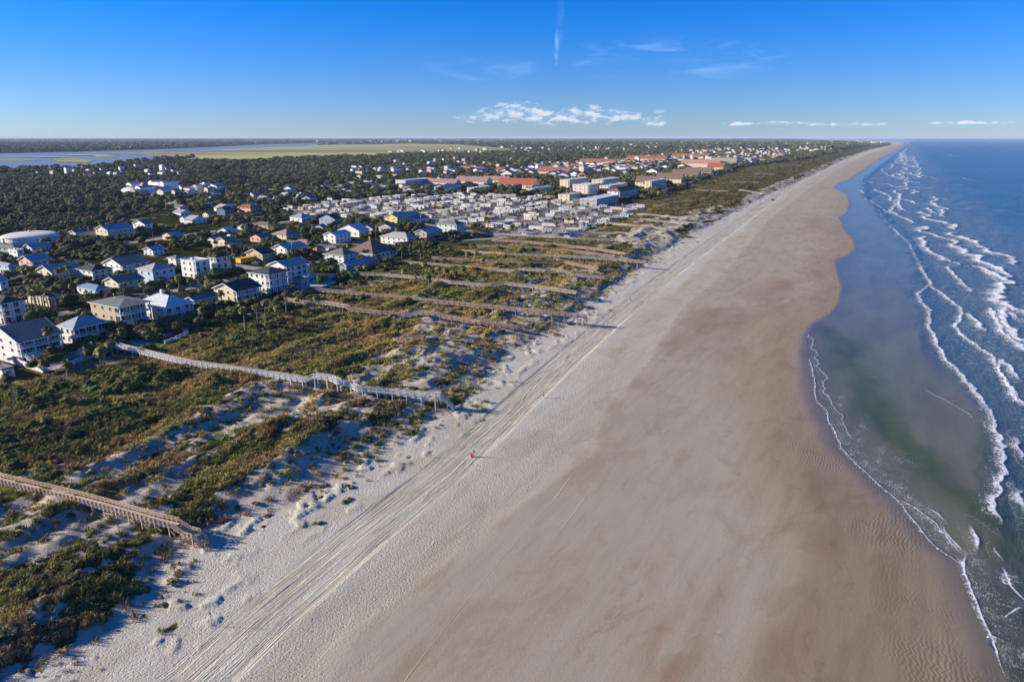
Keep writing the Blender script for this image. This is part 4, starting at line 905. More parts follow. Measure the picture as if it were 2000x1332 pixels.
def zone_(px, py):
    if py > 385: return 'in the oaks %s of the trailer park' % ('far left' if px < 420 else 'left')
    if py > 340: return 'behind the trailer park, %s of the lone hotel' % ('left' if px < 770 else 'right')
    if px > 1300: return 'inland of the %s' % ('terraces and slab hotel' if px < 1460 else 'far shore beyond the slab hotel')
    return 'far back towards the marsh, %s' % ('left' if px < 850 else 'middle' if px < 1080 else 'right')
names_ = {'white':'white','cream':'cream','peach':'peach pink','grey':'grey'}
rn_ = {'white':'bright white','grey':'grey','metal':'pale metal','salmon':'salmon','terra':'terracotta','pale':'pale'}
def sample_poly(poly, z=FEN):
    xs = [p[0] for p in poly]; ys = [p[1] for p in poly]
    while True:
        px, py = random.uniform(min(xs), max(xs)), random.uniform(min(ys), max(ys)); p_ = plane(px, py, z)
        if poly_mask(np.array([p_[0]]), np.array([p_[1]]), poly, z)[0]: return p_, px, py
while n < 290 and tries < 5000:
    tries += 1
    pi_ = random.choices(range(4), (75, 50, 90, 75))[0]
    p_, px, py = sample_poly(COT_POLY[pi_])
    if blocked(p_[0], p_[1], 5) or any((p_[0]-a)**2+(p_[1]-b)**2 < (c+8)**2 for a, b, c in SPOTS[-900:]): continue
    k = random.choices(range(7), (5,3,4,1,2,1,3) if pi_ < 2 else (3,2,2,3,1,7,3) if pi_ == 2 else (9,3,4,2,0,1,4))[0]
    o = put('cottage', cot[k][0], None, (p_[0], p_[1], FEN), -YAW+random.choice((0,0,math.pi/2))+random.uniform(-.15,.15)); SPOTS.append((p_[0], p_[1], 7)); n += 1
    if pi_ > 1: o.scale = (1.6, 1.8, 1.7)
    lb = '%s cottage with %s roof %s' % (names_[cot[k][1]], rn_[cot[k][2]], zone_(px, py)); tag(o, lb, 'house', 'cottages: ' + lb)

# ------------------------------------------------------------------ flat grounds: roads, yards, river, marsh
def sheet(name, poly, z, m, kind='structure', px=True, label=None, cat=None):
    P = [plane(x, y, z) for x, y in poly] if px else poly
    bm = bmesh.new(); vs_ = [bm.verts.new((p[0], p[1], z)) for p in P]; f = bm.faces.new(vs_); bmesh.ops.triangulate(bm, faces=[f]); bm.normal_update()
    for f in bm.faces:
        if f.normal.z < 0: f.normal_flip()
    me = bpy.data.meshes.new(name); bm.to_mesh(me); bm.free(); me.materials.append(m)
    o = bpy.data.objects.new(name, me); C.objects.link(o); tag(o, label, cat, None, kind); return o
ROADM = mat('sandy_asphalt', (.30,.275,.25), .9, .12, .35, .01)
ROADS = []
def road(pl, wd, k):
    P = [Vector((*plane(x, y, FEN), 0)) for x, y in pl]; L_, R_ = [], []
    for i, p_ in enumerate(P):
        d = (P[min(i+1, len(P)-1)]-P[max(i-1, 0)]).normalized(); s_ = Vector((-d.y, d.x, 0)); L_.append(p_+s_*wd/2); R_.append(p_-s_*wd/2)
    n = len(P); z = FEN+.03+.006*k
    me = bpy.data.meshes.new('road'); me.from_pydata([(q.x, q.y, z) for q in L_+R_], [], [(n+i, n+i+1, i+1, i) for i in range(n-1)]); me.materials.append(ROADM)
    o = bpy.data.objects.new('road', me); C.objects.link(o); tag(o, kind='structure'); ROADS.append(([tuple(p_[:2]) for p_ in P], wd/2))
road([(-60,652),(140,609),(270,583),(400,556),(520,531),(640,507),(760,484)], 6.5, 0)
road([(330,504),(460,520),(560,533),(640,545)], 8, 1)
road([(540,468),(640,482),(740,498)], 7, 2)
road([(-60,512),(230,478),(500,441),(800,402)], 8, 3)
road([(900,470),(1000,464),(1160,462),(1250,418)], 6, 4)
road([(600,431),(800,433),(1000,466)], 6, 5)
road([(740,398),(1000,408),(1230,416)], 6, 6)
PAV = mat('paving', (.46,.45,.43), .8, .8, .25); LAWN = mat('lawn_grass', (.055,.11,.018), .9, .8, .4, .05)
PW, wt, pwb = bsdf('pool_water'); pwb.inputs['Base Color'].default_value = (.03,.22,.30,1); pwb.inputs['Roughness'].default_value = .06
sheet('yard_paving', [(52,716),(140,690),(186,690),(108,722),(84,727)], FEN+.05, PAV)
sheet('yard_paving', [(150,682),(222,660),(250,665),(190,688)], FEN+.06, PAV)
sheet('yard_paving', [(248,668),(300,642),(352,645),(278,680)], FEN+.05, PAV)
sheet('yard_paving', [(592,572),(610,546),(655,547),(602,574)], FEN+.05, PAV)
sheet('lawn', [(282,680),(352,646),(368,650),(330,668),(300,682)], FEN+.04, LAWN)
for pl, nm in (([(110,706),(135,699),(150,701),(125,709)], 'first'), ([(282,664),(304,653),(318,655),(296,667)], 'second')):
    sheet('pool_water', pl, FEN+.09, PW)
def water_mat():
    m, t, p = bsdf('river_water'); p.inputs['Base Color'].default_value = (.20,.21,.20,1); p.inputs['Roughness'].default_value = .3; p.inputs['Specular IOR Level'].default_value = .25; p.inputs['IOR'].default_value = 1.33
    geo = t.new('ShaderNodeNewGeometry'); n = t.noise(geo.outputs['Position'], .02, 4, .6); t.l.new(t.new('ShaderNodeBump', {'Strength': .5, 'Distance': 4., 'Height': n}).outputs[0], p.inputs['Normal']); return m
RIVER = [(-500,334),(-500,302),(0,300.5),(150,297),(330,291.5),(520,282.5),(700,278.5),(900,274.8),(1050,272.3),(1050,273.2),(940,275.6),(800,279),(640,283),(520,290),(420,300),(380,307),(300,312),(240,320),(180,327),(120,331)]
MARSH = [(225,300),(330,295.5),(420,293.5),(520,288.5),(640,283.5),(800,281),(900,283),(1002,291),(1005,296),(940,299),(760,303),(560,312),(470,317),(330,316),(390,307),(300,304)]
sheet('river', RIVER, FEN+.6, water_mat())
mm, t, p = bsdf('marsh_grass'); geo = t.new('ShaderNodeNewGeometry'); mp = t.mapping(geo.outputs['Position'], (.15, 1, 1), rot=(0, 0, .1))
n = t.noise(mp, .0022, 6, .62, .5); c_ = t.mix(t.smooth(n, .44, .56), (.17,.17,.045), (.40,.35,.07)); n2 = t.noise(mp, .003, 5, .6); c_ = t.mix(t.smooth(n2, .56, .62), c_, (.035,.042,.025)); t.l.new(c_, p.inputs['Base Color']); p.inputs['Roughness'].default_value = 1
sheet('marsh', MARSH, FEN+1.2, mm)
for i, pl in enumerate(([(-200,309),(40,310),(84,313),(40,315),(-200,314)], [(95,311),(150,309),(185,313),(170,318),(120,317)], [(180,303),(215,304),(225,307),(190,307)], [(110,303),(230,300),(235,302.5),(130,304.5)], [(20,305.5),(90,306.2),(150,306.8),(90,307.6),(30,306.8)])):
    sheet('marsh', pl, FEN+1.4+.3*i, mm)
OFF = RIVER, MARSH

# ------------------------------------------------------------------ boardwalks
WOODS = {'wood': (.62,.46,.32), 'brown': (.42,.31,.25), 'grey': (.50,.47,.44), 'whitish': (.66,.65,.62), 'tan': (.54,.45,.36)}
PATHS = []
def boardwalk(name, label, pts, wd, wood, sp, rich=1, stairs=None, rail=1.05, rails=3, cap=True):
    """pts: (px, py, deck height); deck, rails, every post and pile"""
    wm_ = mat('timber_'+wood, WOODS[wood], .85, 2.5, .35, .01, stretch=(1,1,.2))
    W3 = [Vector((*plane(x, y, z), z)) for x, y, z in pts]
    root = empty(name, (W3[0].x, W3[0].y, W3[0].z)); org = W3[0].copy(); tag(root, label, 'boardwalk')
    W3 = [p_-org for p_ in W3]
    def side(i):
        a = W3[max(i-1, 0)]; b = W3[min(i+1, len(W3)-1)]; d = Vector((b.x-a.x, b.y-a.y, 0)).normalized(); return Vector((-d.y, d.x, 0))
    S = [side(i) for i in range(len(W3))]
    deck = MB(); pitch = .30 if rich == 2 else .6 if rich else 1.5
    for i in range(len(W3)-1):
        a, b = W3[i], W3[i+1]; L = (b-a).length; n = max(1, int(L/pitch)); steep = abs(b.z-a.z) > .45*Vector((b.x-a.x, b.y-a.y)).length
        for k in range(n):
            f0, f1 = k/n, (k+.94)/n; p0, p1 = a.lerp(b, f0), a.lerp(b, f1); s0, s1 = S[i].lerp(S[i+1], f0)*wd/2, S[i].lerp(S[i+1], f1)*wd/2
            if steep: p0 = Vector((p0.x, p0.y, p1.z))
            deck.slab([tuple(p0+s0), tuple(p0-s0), tuple(p1-s1), tuple(p1+s1)], [[0,1,2,3]], .05)
    for s_ in (-1, 1):
        for i in range(len(W3)-1): deck.beam(W3[i]+S[i]*s_*(wd/2-.06)-Vector((0,0,.2)), W3[i+1]+S[i+1]*s_*(wd/2-.06)-Vector((0,0,.2)), .08, .26)
    o = put('deck', deck.mesh('deck', wm_), root); o['kind'] = 'stuff'
    if rail:
        for s_ in (-1, 1):
            b_ = MB()
            for i in range(len(W3)-1):
                for j in range(rails):
                    h = rail*(1-j*.3); b_.beam(W3[i]+S[i]*s_*wd/2+Vector((0,0,h)), W3[i+1]+S[i+1]*s_*wd/2+Vector((0,0,h)), .16 if j == 0 and cap else .05, .05 if j == 0 and cap else .14)
            put('handrail', b_.mesh('handrail', wm_), root)
    pm = cached(('bp', wood, rail), lambda: MB().box(-.06,.06,-.06,.06,-.25,(rail or .1)-.03).mesh('post', wm_))
    pile = cached(('pile', wood), lambda: MB().box(-.09,.09,-.09,.09,-1,0).mesh('pile', wm_))
    acc = 0; n = 0; npost = 0
    for i in range(len(W3)-1):
        a, b = W3[i], W3[i+1]; L = (b-a).length
        while acc < L:
            f = acc/L; p_ = a.lerp(b, f); s_v = S[i].lerp(S[i+1], f); acc += sp; n += 1
            g = float(terrain(np.array([p_.x+org.x]), np.array([p_.y+org.y]))[0]) - org.z
            for s_ in (-1, 1):
                q = p_+s_v*s_*(wd/2+.07)
                if npost < 290: put('post', pm, root, q, math.atan2(s_v.y, s_v.x)); npost += 1
                if n % (3 if rich == 2 else 2) == 0 and p_.z-g > .1: put('pile', pile, root, q-Vector((0,0,.02)), math.atan2(s_v.y, s_v.x), (1,1,(p_.z-g)+.4))
            if rich == 2 and n % 3 == 0 and p_.z-g > .8:
                d = Vector((-s_v.y, s_v.x, 0)); br = MB(); q = -s_v*(wd/2+.07)
                q1 = p_+q; br.beam(q1+Vector((0,0,-.25)), q1-d*1.3+Vector((0,0,max(g-p_.z+.2, -1.8))), .05, .12); put('brace', br.mesh('brace', wm_), root)
        acc -= L
    if stairs is None: stairs = []
    for st_ in stairs:  # (px, py, z) top, (px, py, z) bottom
        A = Vector((*plane(*st_[0]), st_[0][2]))-org; B = Vector((*plane(*st_[1]), st_[1][2]))-org; d = Vector((B.x-A.x, B.y-A.y, 0)).normalized(); s_v = Vector((-d.y, d.x, 0))
        n = max(3, int(abs(B.z-A.z)/.2)); b_ = MB()
        for k in range(n):
            p0, p1 = A.lerp(B, k/n), A.lerp(B, (k+.9)/n); z = p1.z
            b_.slab([(p0.x+s_v.x*wd/2, p0.y+s_v.y*wd/2, z), (p0.x-s_v.x*wd/2, p0.y-s_v.y*wd/2, z), (p1.x-s_v.x*wd/2, p1.y-s_v.y*wd/2, z), (p1.x+s_v.x*wd/2, p1.y+s_v.y*wd/2, z)], [[0,1,2,3]], .05)
        o = put('steps', b_.mesh('steps', wm_), root); b_ = MB()
        for s_ in (-1, 1):
            for h in (0, .35, .7, 1.0): b_.beam(A+s_v*s_*wd/2+Vector((0,0,h-.1)), B+s_v*s_*wd/2+Vector((0,0,h-.1)), .1, .12 if h else .25)
            for f in (0, .5, 1): q = A.lerp(B, f)+s_v*s_*wd/2; put('post', pm, root, (q.x, q.y, q.z-.1)); put('pile', pile, root, (q.x, q.y, q.z-.3), 0, (1,1,1.6))
        put('stair_rail', b_.mesh('stair_rail', wm_), root)
    PATHS.append(([tuple((p_+org)[:2]) for p_ in W3], wd/2))
    return root
G = lambda x, y, dz: (x, y, round(ground(x, y).z + dz, 2))
boardwalk('boardwalk', 'nearest boardwalk of warm tan timber, curving from the left edge to stairs on the sand',
    [(-60,918,5.9),(0,938,5.9),(65,953,5.8),(130,968,5.7),(195,985,5.5),(259,1003,5.3),(300,1015,5.1),(345,1026,4.9)], 1.7, 'wood', 1.0, 2, stairs=[((346,1027,4.9),(371,1043,3.7)), ((383,1047,3.7),(403,1064,2.2))])
boardwalk('landing', 'small square timber landing halfway down the stairs of the nearest boardwalk', [(369,1044,3.7),(385,1048,3.7)], 1.9, 'wood', .9, 2)['category'] = 'landing'
boardwalk('boardwalk', 'long whitish grey boardwalk running from the white porch house to the beach',
    [(213,672,6.0),(250,682,6.0),(300,694,6.0),(345,705,6.1),(375,711,6.1),(450,722,6.2),(520,732,6.4),(598,744,6.5),(614,736,7.8),(645,740,7.8),(664,748,7.5),(686,753,6.8),(700,761,6.4),(770,768,5.9),(830,776,5.5),(841,771,6.3),(860,773,6.3)], 1.35, 'whitish', 2.0, 1, stairs=[((861,774,6.2),(886,798,2.7))])
boardwalk('boardwalk', 'straight brown boardwalk ending in a side stair, third from the camera', [(600,566,6.2),(680,573,6.2),(760,580,6.3),(850,590,6.4),(960,601,6.4),(1060,611,6.3),(1125,617,6.0),(1146,620,5.6)], 1.45, 'brown', 2.4, 1, stairs=[((1146,622,5.5),(1136,635,2.8))])
boardwalk('boardwalk', 'stepped reddish brown boardwalk rising over scrub just in front of the straight brown one', [(556,586,6.0),(610,594,6.2),(630,592,7.0),(678,600,7.2),(686,606,6.3),(745,612,6.2),(800,617,6.0),(818,612,7.2),(856,615,7.2),(872,621,6.4),(940,631,6.0),(1012,642,4.8)], 1.4, 'brown', 2.4, 1)
boardwalk('boardwalk', 'wavy pale brown boardwalk beginning near the walled driveway', [(665,535,5.9),(750,538,6.2),(830,545,6.4),(880,553,6.2),(960,559,6.2),(985,555,6.8),(1050,562,6.6),(1126,573,6.0)], 1.45, 'tan', 2.6, 1, stairs=[((1127,573,5.9),(1148,577,4.0))])
boardwalk('boardwalk', 'thin pale boardwalk with a roofless raised middle section', [(750,510,5.6),(800,514,5.6),(900,522,5.6),(1003,531,5.8),(1020,527,7.0),(1064,530,7.0),(1074,527,7.6),(1098,530,7.4),(1116,538,5.8),(1180,544,5.2)], 1.4, 'tan', 2.6, 1)
boardwalk('boardwalk', 'brown boardwalk with a bend down at its seaward end, among the palmettos', [(844,505,6.2),(955,511,6.4),(1020,514,6.4),(1102,513,6.6),(1168,527,5.6)], 1.4, 'brown', 2.8, 1)
boardwalk('boardwalk', 'long straight boardwalk left of the sandy blowout, fourth from the trailer park', [(901,491,6.0),(985,498,6.2),(1090,501,6.4),(1210,508,6.2),(1262,514,5.5)], 1.4, 'tan', 2.8, 1)
boardwalk('boardwalk', 'dark boardwalk third from the trailer park', [(961,470,6.0),(1030,474,6.2),(1132,484,6.4),(1180,490,6.2),(1222,498,5.8)], 1.6, 'brown', 3.0, 0)
boardwalk('boardwalk', 'short dark boardwalk second from the trailer park', [(930,481,6.0),(1030,485,6.0),(1130,493,6.0),(1200,502,5.6)], 1.6, 'brown', 3.0, 0)
boardwalk('boardwalk', 'low pale boardwalk along the edge of the trailer park', [(964,458,5.6),(1060,463,5.6),(1120,467,5.6),(1200,470,5.4)], 1.6, 'grey', 3.0, 0)
for i, (a, lb) in enumerate([
    ([(1170,435),(1230,441),(1302,448)], 'wide pale beach walkover starting beside the parked cars'), ([(1140,456),(1200,456),(1240,458)], 'short pale walkover at the corner of the trailer park'),
    ([(1249,429),(1300,434),(1345,438)], 'pale walkover just beyond the parked cars'), ([(1246,419),(1300,424),(1342,428)], 'tan walkover opposite the far corner of the trailer park'),
    ([(1360,372),(1422,374)], 'pale walkover in front of the first terrace row'), ([(1444,372),(1490,379)], 'pale walkover reaching the far dune edge at a sandy gap'), ([(1425,356),(1482,357)], 'pale walkover in front of the third terrace row'),
    ([(1445,346),(1500,347)], 'pale walkover in front of the fourth terrace row'), ([(1472,340),(1515,341)], 'short walkover near the slab hotel'), ([(1500,324),(1565,324)], 'farthest walkover beyond the slab hotel')]):
    boardwalk('boardwalk', lb, [G(x, y, .7 if i > 1 else .5) for x, y in a], 3.0 if i != 0 else 3.5, 'grey' if i % 2 else 'tan', 5.0, 0, rail=.9, rails=2)

# ------------------------------------------------------------------ fences and walls
def fence(label, pl, h, seg=2.4, mk='white', gap=False, name='fence', cat='fence', th=.06):
    P = [Vector((*plane(x, y, FEN), FEN)) for x, y in pl]; root = empty(name, P[0]); tag(root, label, cat); m = TRIM if mk == 'white' else CONC
    for a, b in zip(P, P[1:]):
        d = b-a; L = d.length; n = max(1, round(L/seg)); rz = math.atan2(d.y, d.x); s_ = L/n
        def pan():
            q = MB()
            if gap:
                q.box(.1, s_-.1, -.03, .03, h-.12, h-.04).box(.1, s_-.1, -.03, .03, .15, .25); x = .15
                while x < s_-.15: q.box(x, x+.06, -.02, .02, .25, h-.12); x += .22
            else:
                q.box(.08, s_-.08, -th/2, th/2, -.3, h-.05); q.box(.08, s_-.08, -th/2-.02, th/2+.02, h-.12, h-.02)
            return q.mesh('panel', m)
        me = pan(); pm = cached(('fp', mk, h), lambda: MB().box(-.08,.08,-.08,.08,-.6,h+.05).mesh('post', m))
        for k in range(n):
            p_ = a+d*(k/n)-P[0]; put('panel', me, root, p_, rz); put('post', pm, root, p_, rz)
    put('post', pm, root, P[-1]-P[0], rz)
    return root
fence('white vinyl privacy fence round the yard of the long white beach house', [(-60,688),(0,703),(45,716),(84,728)], 1.9)
fence('low white picket fence along the scrub side of the same yard, down to the palms', [(86,728),(130,717),(190,697)], 1.5, gap=True)
fence('white retaining wall between the long white house and the porch house', [(136,690),(180,700)], 2.4, 4, name='retaining_wall', cat='wall', th=.3)
fence('white wall closing the paved pool yard of the tan terraced house', [(296,642),(352,644),(368,652)], 1.6, 4, name='yard_wall', cat='wall', th=.25)
fence('white picket fence beside the small lawn', [(368,652),(345,664),(322,672)], 1.3, gap=True)
fence('white wall along the driveway behind the tall white balcony house', [(604,543),(655,544),(657,551)], 2.2, 4, name='driveway_wall', cat='wall', th=.25)
fence('low pale wall on the dune side of the driveway by the tall white balcony house', [(657,551),(602,575)], .8, 4, name='yard_wall', cat='wall', th=.25)
# garden umbrella
P = ground(28, 712); o = empty('patio_umbrella', P); tag(o, 'grey patio umbrella behind the white vinyl fence', 'umbrella')
put('pole', MB().tube([(.03,0),(.03,2.5)], 8).mesh('pole', TRIM), o)
put('canopy', MB().tube([(1.7,1.9),(1.65,1.95),(.05,2.55)], 8, cap=False).mesh('canopy', mat('umbrella_cloth', (.16,.15,.15), .9)), o)

# ------------------------------------------------------------------ poles, markers, people
POLEW = mat('weathered_pole', (.24,.20,.16), .9, 3, .3)
def upole():
    r_ = empty('utility_pole', (0,0,0)); put('shaft', MB().tube([(.17,-1),(.12,11)], 8).mesh('shaft', POLEW), r_); put('crossarm', MB().box(-1.2,1.2,-.06,.06,10,10.15).mesh('crossarm', POLEW), r_)
    tf = MB().tube([(.25,8.2),(.28,8.3),(.28,9.1),(.2,9.2)], 10, (.4, 0)).mesh('transformer', mat('grey_metal', (.4,.4,.42), .5)); put('transformer', tf, r_)
    for x in (-1.0, 0.45, 1.0): put('insulator', cached('ins', lambda: MB().tube([(.05,0),(.07,.1),(.04,.25)], 6).mesh('insulator', TRIM)), r_, (x, 0, 10.15))
    return r_
up_ = upole(); 
for i, (x, y, lb) in enumerate([(54,450,'tall utility pole with a lamp rising behind the water tank'),(109,443,'utility pole at the oak edge right of the water tank'),(24,450,'thin pole left of the water tank'),(177,476,'utility pole in front of the cream gabled houses'),(136,482,'utility pole in the green scrub below the water tank'),
    (611,470,'utility pole beside the dark oak clump in the middle of the cottages'),(630,502,'utility pole at the foot of the sandy road bend'),(460,536,'utility pole beside the sandy road, in front of the white veranda house'),(572,509,'utility pole beside the sandy road by the grey-roofed white house'),(20,662,'utility pole beside the dark-roofed balcony house at the left edge'),
    (533,506,'utility pole behind the tan gabled house'),(777,452,'utility pole in front of the small grey gabled house'),(822,446,'utility pole beside the yellow house'),(500,405,'utility pole near the terracotta-roofed villa'),(735,470,'utility pole beside the long white-roofed low house'),(1068,470,'utility pole at the corner of the trailer park'),(300,470,'utility pole in the oaks between the white houses'),(880,350,'utility pole far off behind the pink-roofed resort')]):
    o = up_ if i == 0 else copy_tree(up_); P = ground(x, y); o.location = P; o.rotation_euler.z = -YAW+random.uniform(-.3,.3); tag(o, lb, 'utility pole', 'utility poles among the houses')
def stake(label, x, y, h, r_=.035, m=POLEW, nm='marker_pole'):
    P = ground(x, y); o = empty(nm, P); tag(o, label, 'pole'); put('shaft', MB().tube([(r_,-.4),(r_,h)], 8).mesh('shaft', m), o); put('cap', MB().tube([(r_*1.6,h),(r_*1.6,h+.06)], 8).mesh('cap', m), o); put('sign_plate', MB().box(-.12,.12,-.05,-.035,h-.45,h-.1).mesh('sign_plate', m), o); return o
stake('thin dark pole standing alone on the sand nearest the bottom left of the beach', 414, 1221, 2.4)
stake('slim tan stake on the back beach left of the tyre tracks', 841, 893, 1.6, .05, mat('tan_wood', (.45,.28,.16), .8))
stake('tall pole on the far upper beach beside the dark vehicle', 1516, 386, 4.5, .12)
stake('small stake in the sandy hollow near the far walkovers', 1257, 488, 3.5, .08)
OR = mat('orange_red', (.80,.10,.03), .6)
P = ground(925, 892); o = empty('beach_marker', P); tag(o, 'orange-red beach marker post with a small flag and bin beside the tyre tracks', 'marker')
put('post', MB().tube([(.07,-.3),(.07,1.6)], 10).mesh('post', OR), o); put('bin', MB().tube([(.26,0),(.3,.8),(.3,.85)], 14, (-.5,0)).mesh('bin', OR), o); put('flag', MB().poly([(.07,0,1.55),(.07,0,1.1),(.5,.05,1.3),(.07,.02,1.55),(.07,.02,1.1),(.5,.07,1.3)], [(0,1,2),(5,4,3),(0,2,5,3),(1,4,5,2)]).mesh('flag', OR), o)
def skin(name, joints, edges, m, parent, root=0):
    me = bpy.data.meshes.new(name); me.from_pydata([j[:3] for j in joints], edges, []); o = put(name, me, parent); md = o.modifiers.new('skin', 'SKIN'); md.use_smooth_shade = True
    for i, j in enumerate(joints): r_ = j[3]; me.skin_vertices[0].data[i].radius = (r_, r_)
    me.skin_vertices[0].data[root].use_root = True
    o.modifiers.new('sub', 'SUBSURF').levels = 1; me.materials.append(m)
    return o
SK = mat('skin', (.50,.30,.20), .6)
def person(x, y, rz, shirt, shorts, label, step=.22, px=True):
    P = ground(x, y); r_ = empty('person', P, rz); tag(r_, label, 'person')
    J = [(0,0,.95,.13),(0,0,1.2,.125),(0,0,1.42,.12),(0,.0,1.52,.055),(0,.02,1.60,.085),(0,.02,1.70,.095),
         (-.19,0,1.40,.055),(-.25,-.05,1.12,.042),(-.24,.08,.88,.032),(-.24,.13,.80,.035),(.19,0,1.40,.055),(.25,.05,1.12,.042),(.24,-.06,.88,.032),(.24,-.10,.80,.035),
         (-.10,0,.88,.09),(-.10,step*.6,.48,.062),(-.10,step*.7,.10,.045),(-.10,step*.7+.14,.03,.04),(.10,0,.88,.09),(.10,-step*.4,.48,.062),(.10,-step*1.1,.12,.045),(.10,-step*1.1+.13,.04,.04)]
    E = [(0,1),(1,2),(2,3),(3,4),(4,5),(2,6),(6,7),(7,8),(8,9),(2,10),(10,11),(11,12),(12,13),(0,14),(14,15),(15,16),(16,17),(0,18),(18,19),(19,20),(20,21)]
    skin('body', J, E, SK, r_)
    up1 = [(a, b, c, d+.022) for a, b, c, d in J]
    skin('shirt', [up1[0], up1[1], up1[2], up1[6], (-.22,-.02,1.28,.07), up1[10], (.22,.02,1.28,.07)], [(0,1),(1,2),(2,3),(3,4),(2,5),(5,6)], shirt, r_)
    skin('shorts', [up1[0], up1[14], (-.10,step*.35,.64,.10), up1[18], (.10,-step*.25,.64,.10)], [(0,1),(1,2),(0,3),(3,4)], shorts, r_)
    hb = MB().tube([(.115,1.66),(.125,1.72),(.11,1.79),(.05,1.83)], 10, (0, 0)); put('hair', hb.mesh('hair', mat('hair', (.06,.04,.03), .8)), r_)
    return r_
WH = mat('white_cloth', (.78,.78,.76), .9); DK = mat('dark_cloth', (.03,.035,.05), .9); BL = mat('blue_cloth', (.08,.14,.3), .9); GY = mat('grey_cloth', (.3,.3,.3), .9)
person(1061, 777, .8, WH, GY, 'person in white walking along the tyre tracks')
person(1231, 590, -.6, DK, DK, 'person in dark clothes standing on the upper beach beyond the boardwalk stair')
person(1625, 464, .3, WH, BL, 'person in a white top on the brown wet sand, left of a pair'); person(1631, 465, 2.0, BL, DK, 'person in a blue top on the brown wet sand, right of a pair')
person(1488, 437, .3, DK, GY, 'tiny person in dark clothes far up the beach by the old tracks')
person(1421, 455, 1.3, BL, DK, 'tiny person in blue far up the beach, nearer the dunes')
for x, y, k, lb in ((1509,392,1,'black vehicle parked high on the far beach'),(1607,333,5,'grey vehicle very far up the beach'),(1611,330,1,'black vehicle very far up the beach, beside a grey one')):
    P = ground(x, y); o = car(P.x, P.y, -YAW+1.5, k, '', P.z); o['label'] = lb; del o['group']; o.scale = (1.25,)*3

# ------------------------------------------------------------------ plants
def leaf_mat(name, inst, base=(.06,.08,.03)):
    m, t, p = bsdf(name)
    if inst: c = t.attr('tint', 'INSTANCER').outputs['Vector']
    else:
        oi = t.new('ShaderNodeObjectInfo'); rp = t.smooth(oi.outputs['Random'], 0, 1)
        c = t.mix(rp, tuple(x*.7 for x in base), tuple(x*1.45 for x in base))
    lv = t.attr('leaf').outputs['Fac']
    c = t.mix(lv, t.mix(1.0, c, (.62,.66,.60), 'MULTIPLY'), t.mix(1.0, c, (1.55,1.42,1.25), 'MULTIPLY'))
    t.l.new(c, p.inputs['Base Color']); p.inputs['Roughness'].default_value = .75; p.inputs['Specular IOR Level'].default_value = .2
    return m
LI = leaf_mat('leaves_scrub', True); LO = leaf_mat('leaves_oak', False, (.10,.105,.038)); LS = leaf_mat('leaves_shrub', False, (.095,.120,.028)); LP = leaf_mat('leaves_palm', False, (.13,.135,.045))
BARK = mat('bark', (.16,.12,.09), .95, 6, .4, .02); PBARK = mat('palm_bark', (.25,.20,.15), .95, 5, .4, .02, stretch=(1,1,3))
def leaves_np(g, lobes, nleaf, size, flat=.35):
    """quads the size of leaf clumps spread over a set of lobes (x, y, z, rx, rz)"""
    lob = np.array(lobes); w_ = lob[:, 3]**2; idx = g.choice(len(lob), nleaf, p=w_/w_.sum()); L = lob[idx]
    d = g.normal(size=(nleaf, 3)); d[:, 2] = np.abs(d[:, 2])*1.0 - .25; d /= np.linalg.norm(d, axis=1)[:, None]
    rad = g.uniform(.78, 1.06, nleaf)[:, None]
    c = L[:, :3] + d*np.stack([L[:, 3], L[:, 3], L[:, 4]], 1)*rad
    nrm = d + g.normal(size=(nleaf, 3))*.45; nrm[:, 2] += flat; nrm /= np.linalg.norm(nrm, axis=1)[:, None]
    a = np.cross(nrm, g.normal(size=(nleaf, 3))); a /= np.linalg.norm(a, axis=1)[:, None]; b = np.cross(nrm, a)
    s_ = (size*g.uniform(.6, 1.4, nleaf))[:, None]; V = np.stack([c-a*s_, c-b*s_*.7, c+a*s_, c+b*s_*.7+nrm*s_*.25], 1).reshape(-1, 3)
    Fq = np.arange(nleaf*4).reshape(-1, 4); lf = np.repeat(g.uniform(0, 1, nleaf), 4)
    return V, Fq, lf
def core_np(lobes, n=7):
    V = []; Fq = []
    for x, y, z, rx, rz in lobes:
        b = len(V)
        for i in range(n+1):
            for j in range(n): th_ = math.pi*i/n*.78; ph = 2*math.pi*j/n; V.append((x+rx*.86*math.sin(th_)*math.cos(ph), y+rx*.86*math.sin(th_)*math.sin(ph), z+rz*.86*math.cos(th_)))
        for i in range(n):
            for j in range(n): Fq.append((b+i*n+j, b+(i+1)*n+j, b+(i+1)*n+(j+1)%n, b+i*n+(j+1)%n))
    return np.array(V), np.array(Fq)
def crown(name, g, rx, rz, z0, nl, nleaf, size, m, flat=.35):
    lobes = []
    for k in range(nl):
        a = g.uniform(0, 2*math.pi); q = rx*math.sqrt(g.uniform(0, 1))*.68; r_ = rx*g.uniform(.30, .5)
        lobes.append((q*math.cos(a), q*math.sin(a), z0+rz*(1-(q/rx)**2)*g.uniform(.5, .85), r_, r_*g.uniform(.7, .95)*min(1, rz/rx*1.4)))
    V, Fq, lf = leaves_np(g, lobes, nleaf, size, flat); Vc, Fc_ = core_np(lobes)
    V2 = np.concatenate([V, Vc]); F2 = np.concatenate([Fq, Fc_+len(V)]); me = mesh_np(name, V2, F2, m, False); fattr(me, 'leaf', np.concatenate([lf, np.full(len(Vc), .1)])); return me
